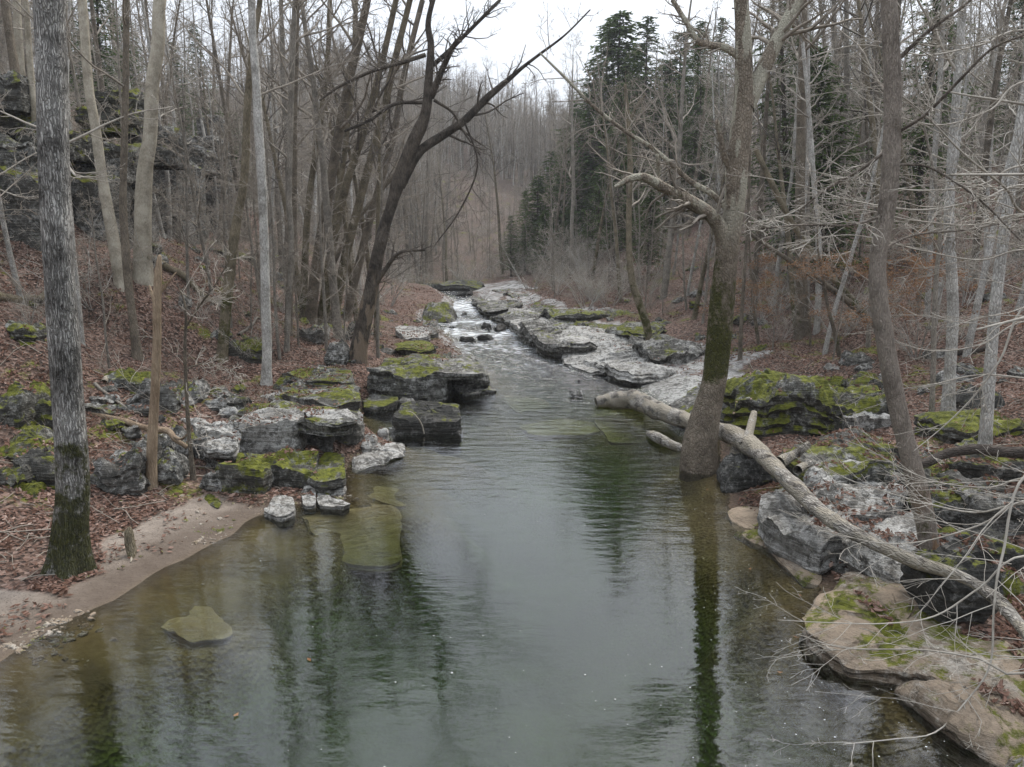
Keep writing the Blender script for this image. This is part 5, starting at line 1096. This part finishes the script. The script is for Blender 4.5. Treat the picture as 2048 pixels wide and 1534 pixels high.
for i in range(len(xx)):
    h, n_, _, _ = bvh.ray_cast((xx[i], yy[i], zz[i] + 3), (0, 0, -1), 3.0)
    if h is not None and h.z > zz[i]:
        if n_.z < 0: n_ = -n_
        if n_.z < .75 or lm[i] < -.08 or pr[i] < .1: ok[i] = False
        else: zz[i] = h.z; nx[i] = n_
xx, yy, zz, nx = xx[ok], yy[ok], zz[ok], nx[ok]
def leaf_quads(R, p, nrm, size, curl=.35):
    n = len(p); nrm = unit(nrm + R.normal(0, curl, (n, 3))); a = unit(np.cross(nrm, R.normal(0, 1, (n, 3)))); b_ = np.cross(nrm, a)
    l = size[:, None]; w = l * R.uniform(.32, .6, (n, 1)); k = R.uniform(-.1, .3, (n, 1)) * l
    v = np.stack([p - a * l * .5 + nrm * k, p + b_ * w * .5 - a * l * .05, p + a * l * .5 + nrm * k * .6, p - b_ * w * .5 + a * l * .05], 1)
    return v.reshape(-1, 3)
P = np.stack([xx, yy, zz + .015 + .02 * R.random(len(xx))], 1); size = R.uniform(.06, .115, len(xx)) * np.interp(yy, [6, 20, 60], [.9, 1.05, 1.7])
v = leaf_quads(R, P, nx, size)
tone = np.clip(R.beta(2.2, 2.6, len(xx)) + .12 * fbm2(xx * .5, yy * .5, 3, 58), 0, 1)
me = mesh_arr('leaf_litter', v, np.arange(len(v)).reshape(-1, 4), False, {'tone': np.repeat(tone, 4)})
tag(ob('leaf_litter', me, M['dry_leaf']), 'fallen brown leaves strewn over the banks and rock tops', 'leaves', kind='stuff')
# pebbles and bits of bark on the sand and along the water's edge
n = 9000; py_ = 7 * (17 / 7) ** R.random(n); pd = R.uniform(-.5, 2.6, n) ; pxx = xl(py_) - pd; pzz = ground_z(pxx, py_)
k = (fbm2(pxx * 1.2, py_ * 1.2, 3, 63) > .1) & ((R.random(n) < .12) | (np.abs(pd - .15) < .3)); pxx, py_, pzz = pxx[k], py_[k], pzz[k]; sz = R.uniform(.008, .03, len(pxx)) * R.choice([1, 1, 1, 2], len(pxx))
a8 = np.array([(1, 0, 0), (0, 1, 0), (-1, 0, 0), (0, -1, 0), (.5, .1, .6), (-.4, .4, .6), (-.3, -.4, .6), (.4, -.4, .6)]); an = R.uniform(0, 6.28, len(pxx)); ca, sa = np.cos(an), np.sin(an)
lv = a8[None] * (sz[:, None, None] * np.array((1.3, .9, .7))); lv = np.stack([lv[..., 0] * ca[:, None] - lv[..., 1] * sa[:, None], lv[..., 0] * sa[:, None] + lv[..., 1] * ca[:, None], lv[..., 2]], -1) + np.stack([pxx, py_, pzz], 1)[:, None]
fq = np.array([(0, 1, 5, 4), (1, 2, 6, 5), (2, 3, 7, 6), (3, 0, 4, 7), (4, 5, 6, 7)]); fq = (fq[None] + (np.arange(len(pxx)) * 8)[:, None, None]).reshape(-1, 4)
tag(ob('pebbles', mesh_arr('pebbles', lv.reshape(-1, 3), fq, False), M['rock_tan']), 'small pebbles and grit strewn on the sandy beach and in its shallows', 'pebbles', kind='stuff')
# fallen twigs
n = 1500; ty = 9 * (45 / 9) ** R.random(n); tx = R.uniform(-.75, .75, n) * ty; tz = ground_z(tx, ty); k = (tz > water_z(ty) + .08) & ~sand_at(tx, ty); tx, ty, tz = tx[k], ty[k], tz[k]
a = R.uniform(0, 6.283, len(tx)); L = R.uniform(.2, 1.1, len(tx)); pts = np.stack([np.stack([tx, ty, tz + .03], 1) + np.stack([np.cos(a), np.sin(a), 0 * a], 1) * (L * (s - .5))[:, None] for s in (0, .35, .7, 1)], 1)
pts[:, 1:3] += R.normal(0, .03, (len(tx), 2, 3)); pts[..., 2] = ground_z(pts[..., 0], pts[..., 1]) + .03 + .03 * R.random((len(tx), 4))
g = Geo(); g.tubes(pts, np.repeat(R.uniform(.004, .011, len(tx))[:, None], 4, 1), 4); tag(ob('fallen_twigs', g.mesh('fallen_twigs'), M['twig_grey']), 'small grey twigs littering the forest floor', 'twigs', kind='stuff')
# dry weeds
n = 900; ty = 13 * (45 / 13) ** R.random(n); sd_ = R.random(n) < .55; d = R.uniform(2.5, 16, n); tx = np.where(sd_, xl(ty) - d, xr(ty) + d + 1); tz = ground_z(tx, ty)
k = fbm2(tx * .5, ty * .5, 3, 59) > .05; tx, ty, tz = tx[k], ty[k], tz[k]; m_ = 5
p = np.repeat(np.stack([tx, ty, tz], 1), m_, 0) + R.normal(0, .05, (len(tx) * m_, 3)) * np.array((1, 1, 0)); dd = np.stack([R.normal(0, .35, len(p)), R.normal(0, .35, len(p)), np.ones(len(p))], 1)
pts = grow(R, p, dd, R.uniform(.25, .9, len(p)), 4, .16, .0, .12); g = Geo(); g.tubes(pts, radii(np.full(len(p), .0045), 4, .4, .002), 3)
tag(ob('dry_weeds', g.mesh('dry_weeds'), M['twig_grey']), 'thin dry weed stalks standing in the leaf litter', 'weeds', kind='stuff')
# foam flecks and leaves on the pool
n = 420; fy = 6 * (17 / 6) ** R.random(n); t = R.beta(3.2, 1.1, n); fx = xl(fy) * (1 - t) + xr(fy) * t; k = ground_z(fx, fy) < -.05; fx, fy = fx[k], fy[k]
s = R.uniform(.0025, .006, len(fx)) * R.choice([1, 1, 1, 1.7], len(fx)); a6 = np.arange(6) * math.pi / 3
v = np.stack([np.stack([fx + s * np.cos(q) * 1.2, fy + s * np.sin(q), 0 * fx + .006], 1) for q in a6], 1).reshape(-1, 3)
m, nt, b, _ = new_mat('foam_fleck'); b.inputs['Base Color'].default_value = (.62, .62, .58, 1)
tag(ob('foam_flecks', mesh_arr('foam_flecks', v, np.arange(len(v)).reshape(-1, 6), False), m), 'tiny pale foam flecks drifting on the calm pool', 'foam', kind='stuff')
lp = np.array([G(*q, .012) for q in ((618, 1318), (1592, 1274), (1500, 1138), (1415, 978), (1600, 1190), (472, 1430), (1560, 1345))])
v = leaf_quads(R, lp, np.tile((0, 0, 1.0), (len(lp), 1)), R.uniform(.06, .10, len(lp)), .1)
tl_ = ('lone orange leaf floating on the open green pool', 'orange leaf floating off the broad tan slab', 'orange leaf floating over the brown shallows', 'red leaf floating beside the sycamore foot', 'orange leaf caught at the tip of the broad tan slab', 'pale leaf floating on the still pool past the sunken slab', 'small leaf drifting off the moss-topped dark rock')
for i in range(len(lp)):
    me = mesh_arr('floating_leaf', v[i * 4:i * 4 + 4] - lp[i], np.array([[0, 1, 2, 3]]), False, {'tone': np.full(4, .3 + .1 * i)}); tag(ob('floating_leaf', me, M['beech_leaf'], None, lp[i]), tl_[i], 'leaf')
# beech saplings that kept their copper leaves
def leafy(label, px, py, W, seed):
    R = np.random.default_rng(seed); b0 = T(px, py); root = empty('beech_sapling', b0, label, 'sapling')
    g = Geo(); pts = grow(R, np.array([[0, 0, -.1]]), np.array([[.1, 0, 1.0]]), np.array([3.4]), 8, .06, .0); rad = radii(np.array([.03]), 8, .2); g.tubes(pts, rad, 6); ob('trunk', g.mesh('trunk'), M['bark_grey'], root)
    cg = Geo(); tips = ramify(cg, R, pts, rad, np.array([W]), [(20, .3, 1, 60, 92, (.5, 1.0), .4, 7, .08, .0, 4, .25, .0), (6, .25, 1, 25, 50, (.25, .45), .6, 5, .1, .0, 3, .3, 0)], .003)
    cr = ob('crown', cg.mesh('crown'), M['twig_grey'], root)
    p = tips[1][0][:, 1:].reshape(-1, 3); p = np.repeat(p, 7, 0) + R.normal(0, .07, (len(p) * 7, 3)); p = p[R.random(len(p)) < .8]
    v = leaf_quads(R, p, np.tile((0, 0, 1.0), (len(p), 1)), R.uniform(.05, .09, len(p)), .4)
    o = ob('leaves', mesh_arr('leaves', v, np.arange(len(v)).reshape(-1, 4), False, {'tone': np.repeat(R.random(len(p)), 4)}), M['beech_leaf'], cr); o['kind'] = 'stuff'
leafy('beech sapling with copper leaves in level sprays beside the stout mossy-footed trunk', 1545, 700, 3.6, 501)
leafy('beech sapling with copper leaves in front of the leaning dead poles', 1665, 720, 3.6, 502)
leafy('beech sapling with copper leaves between the slim brown trunk and the pale straight trunk', 1835, 720, 3.0, 503)

# ------------------------------------------------------------------ haze over the valley
HAZE = True
if HAZE:
    bm = bmesh.new(); bmesh.ops.create_cube(bm, size=1.0); me = bpy.data.meshes.new('haze'); bm.to_mesh(me); bm.free()
    hz = ob('haze', me); hz.scale = (620, 560, 110); hz.location = (0, 200, 110 / 2 - 5); tag(hz, 'thin pale winter haze filling the valley', 'haze', kind='stuff')
    m = bpy.data.materials.new('haze'); m.use_nodes = True; nt = m.node_tree; nt.nodes.clear(); out = node(nt, 'OutputMaterial')
    pv = node(nt, 'VolumePrincipled', {'Color': (.9, .93, .98, 1), 'Density': .0005, 'Anisotropy': .2}); nt.links.new(pv.outputs[0], out.inputs['Volume']); me.materials.append(m)
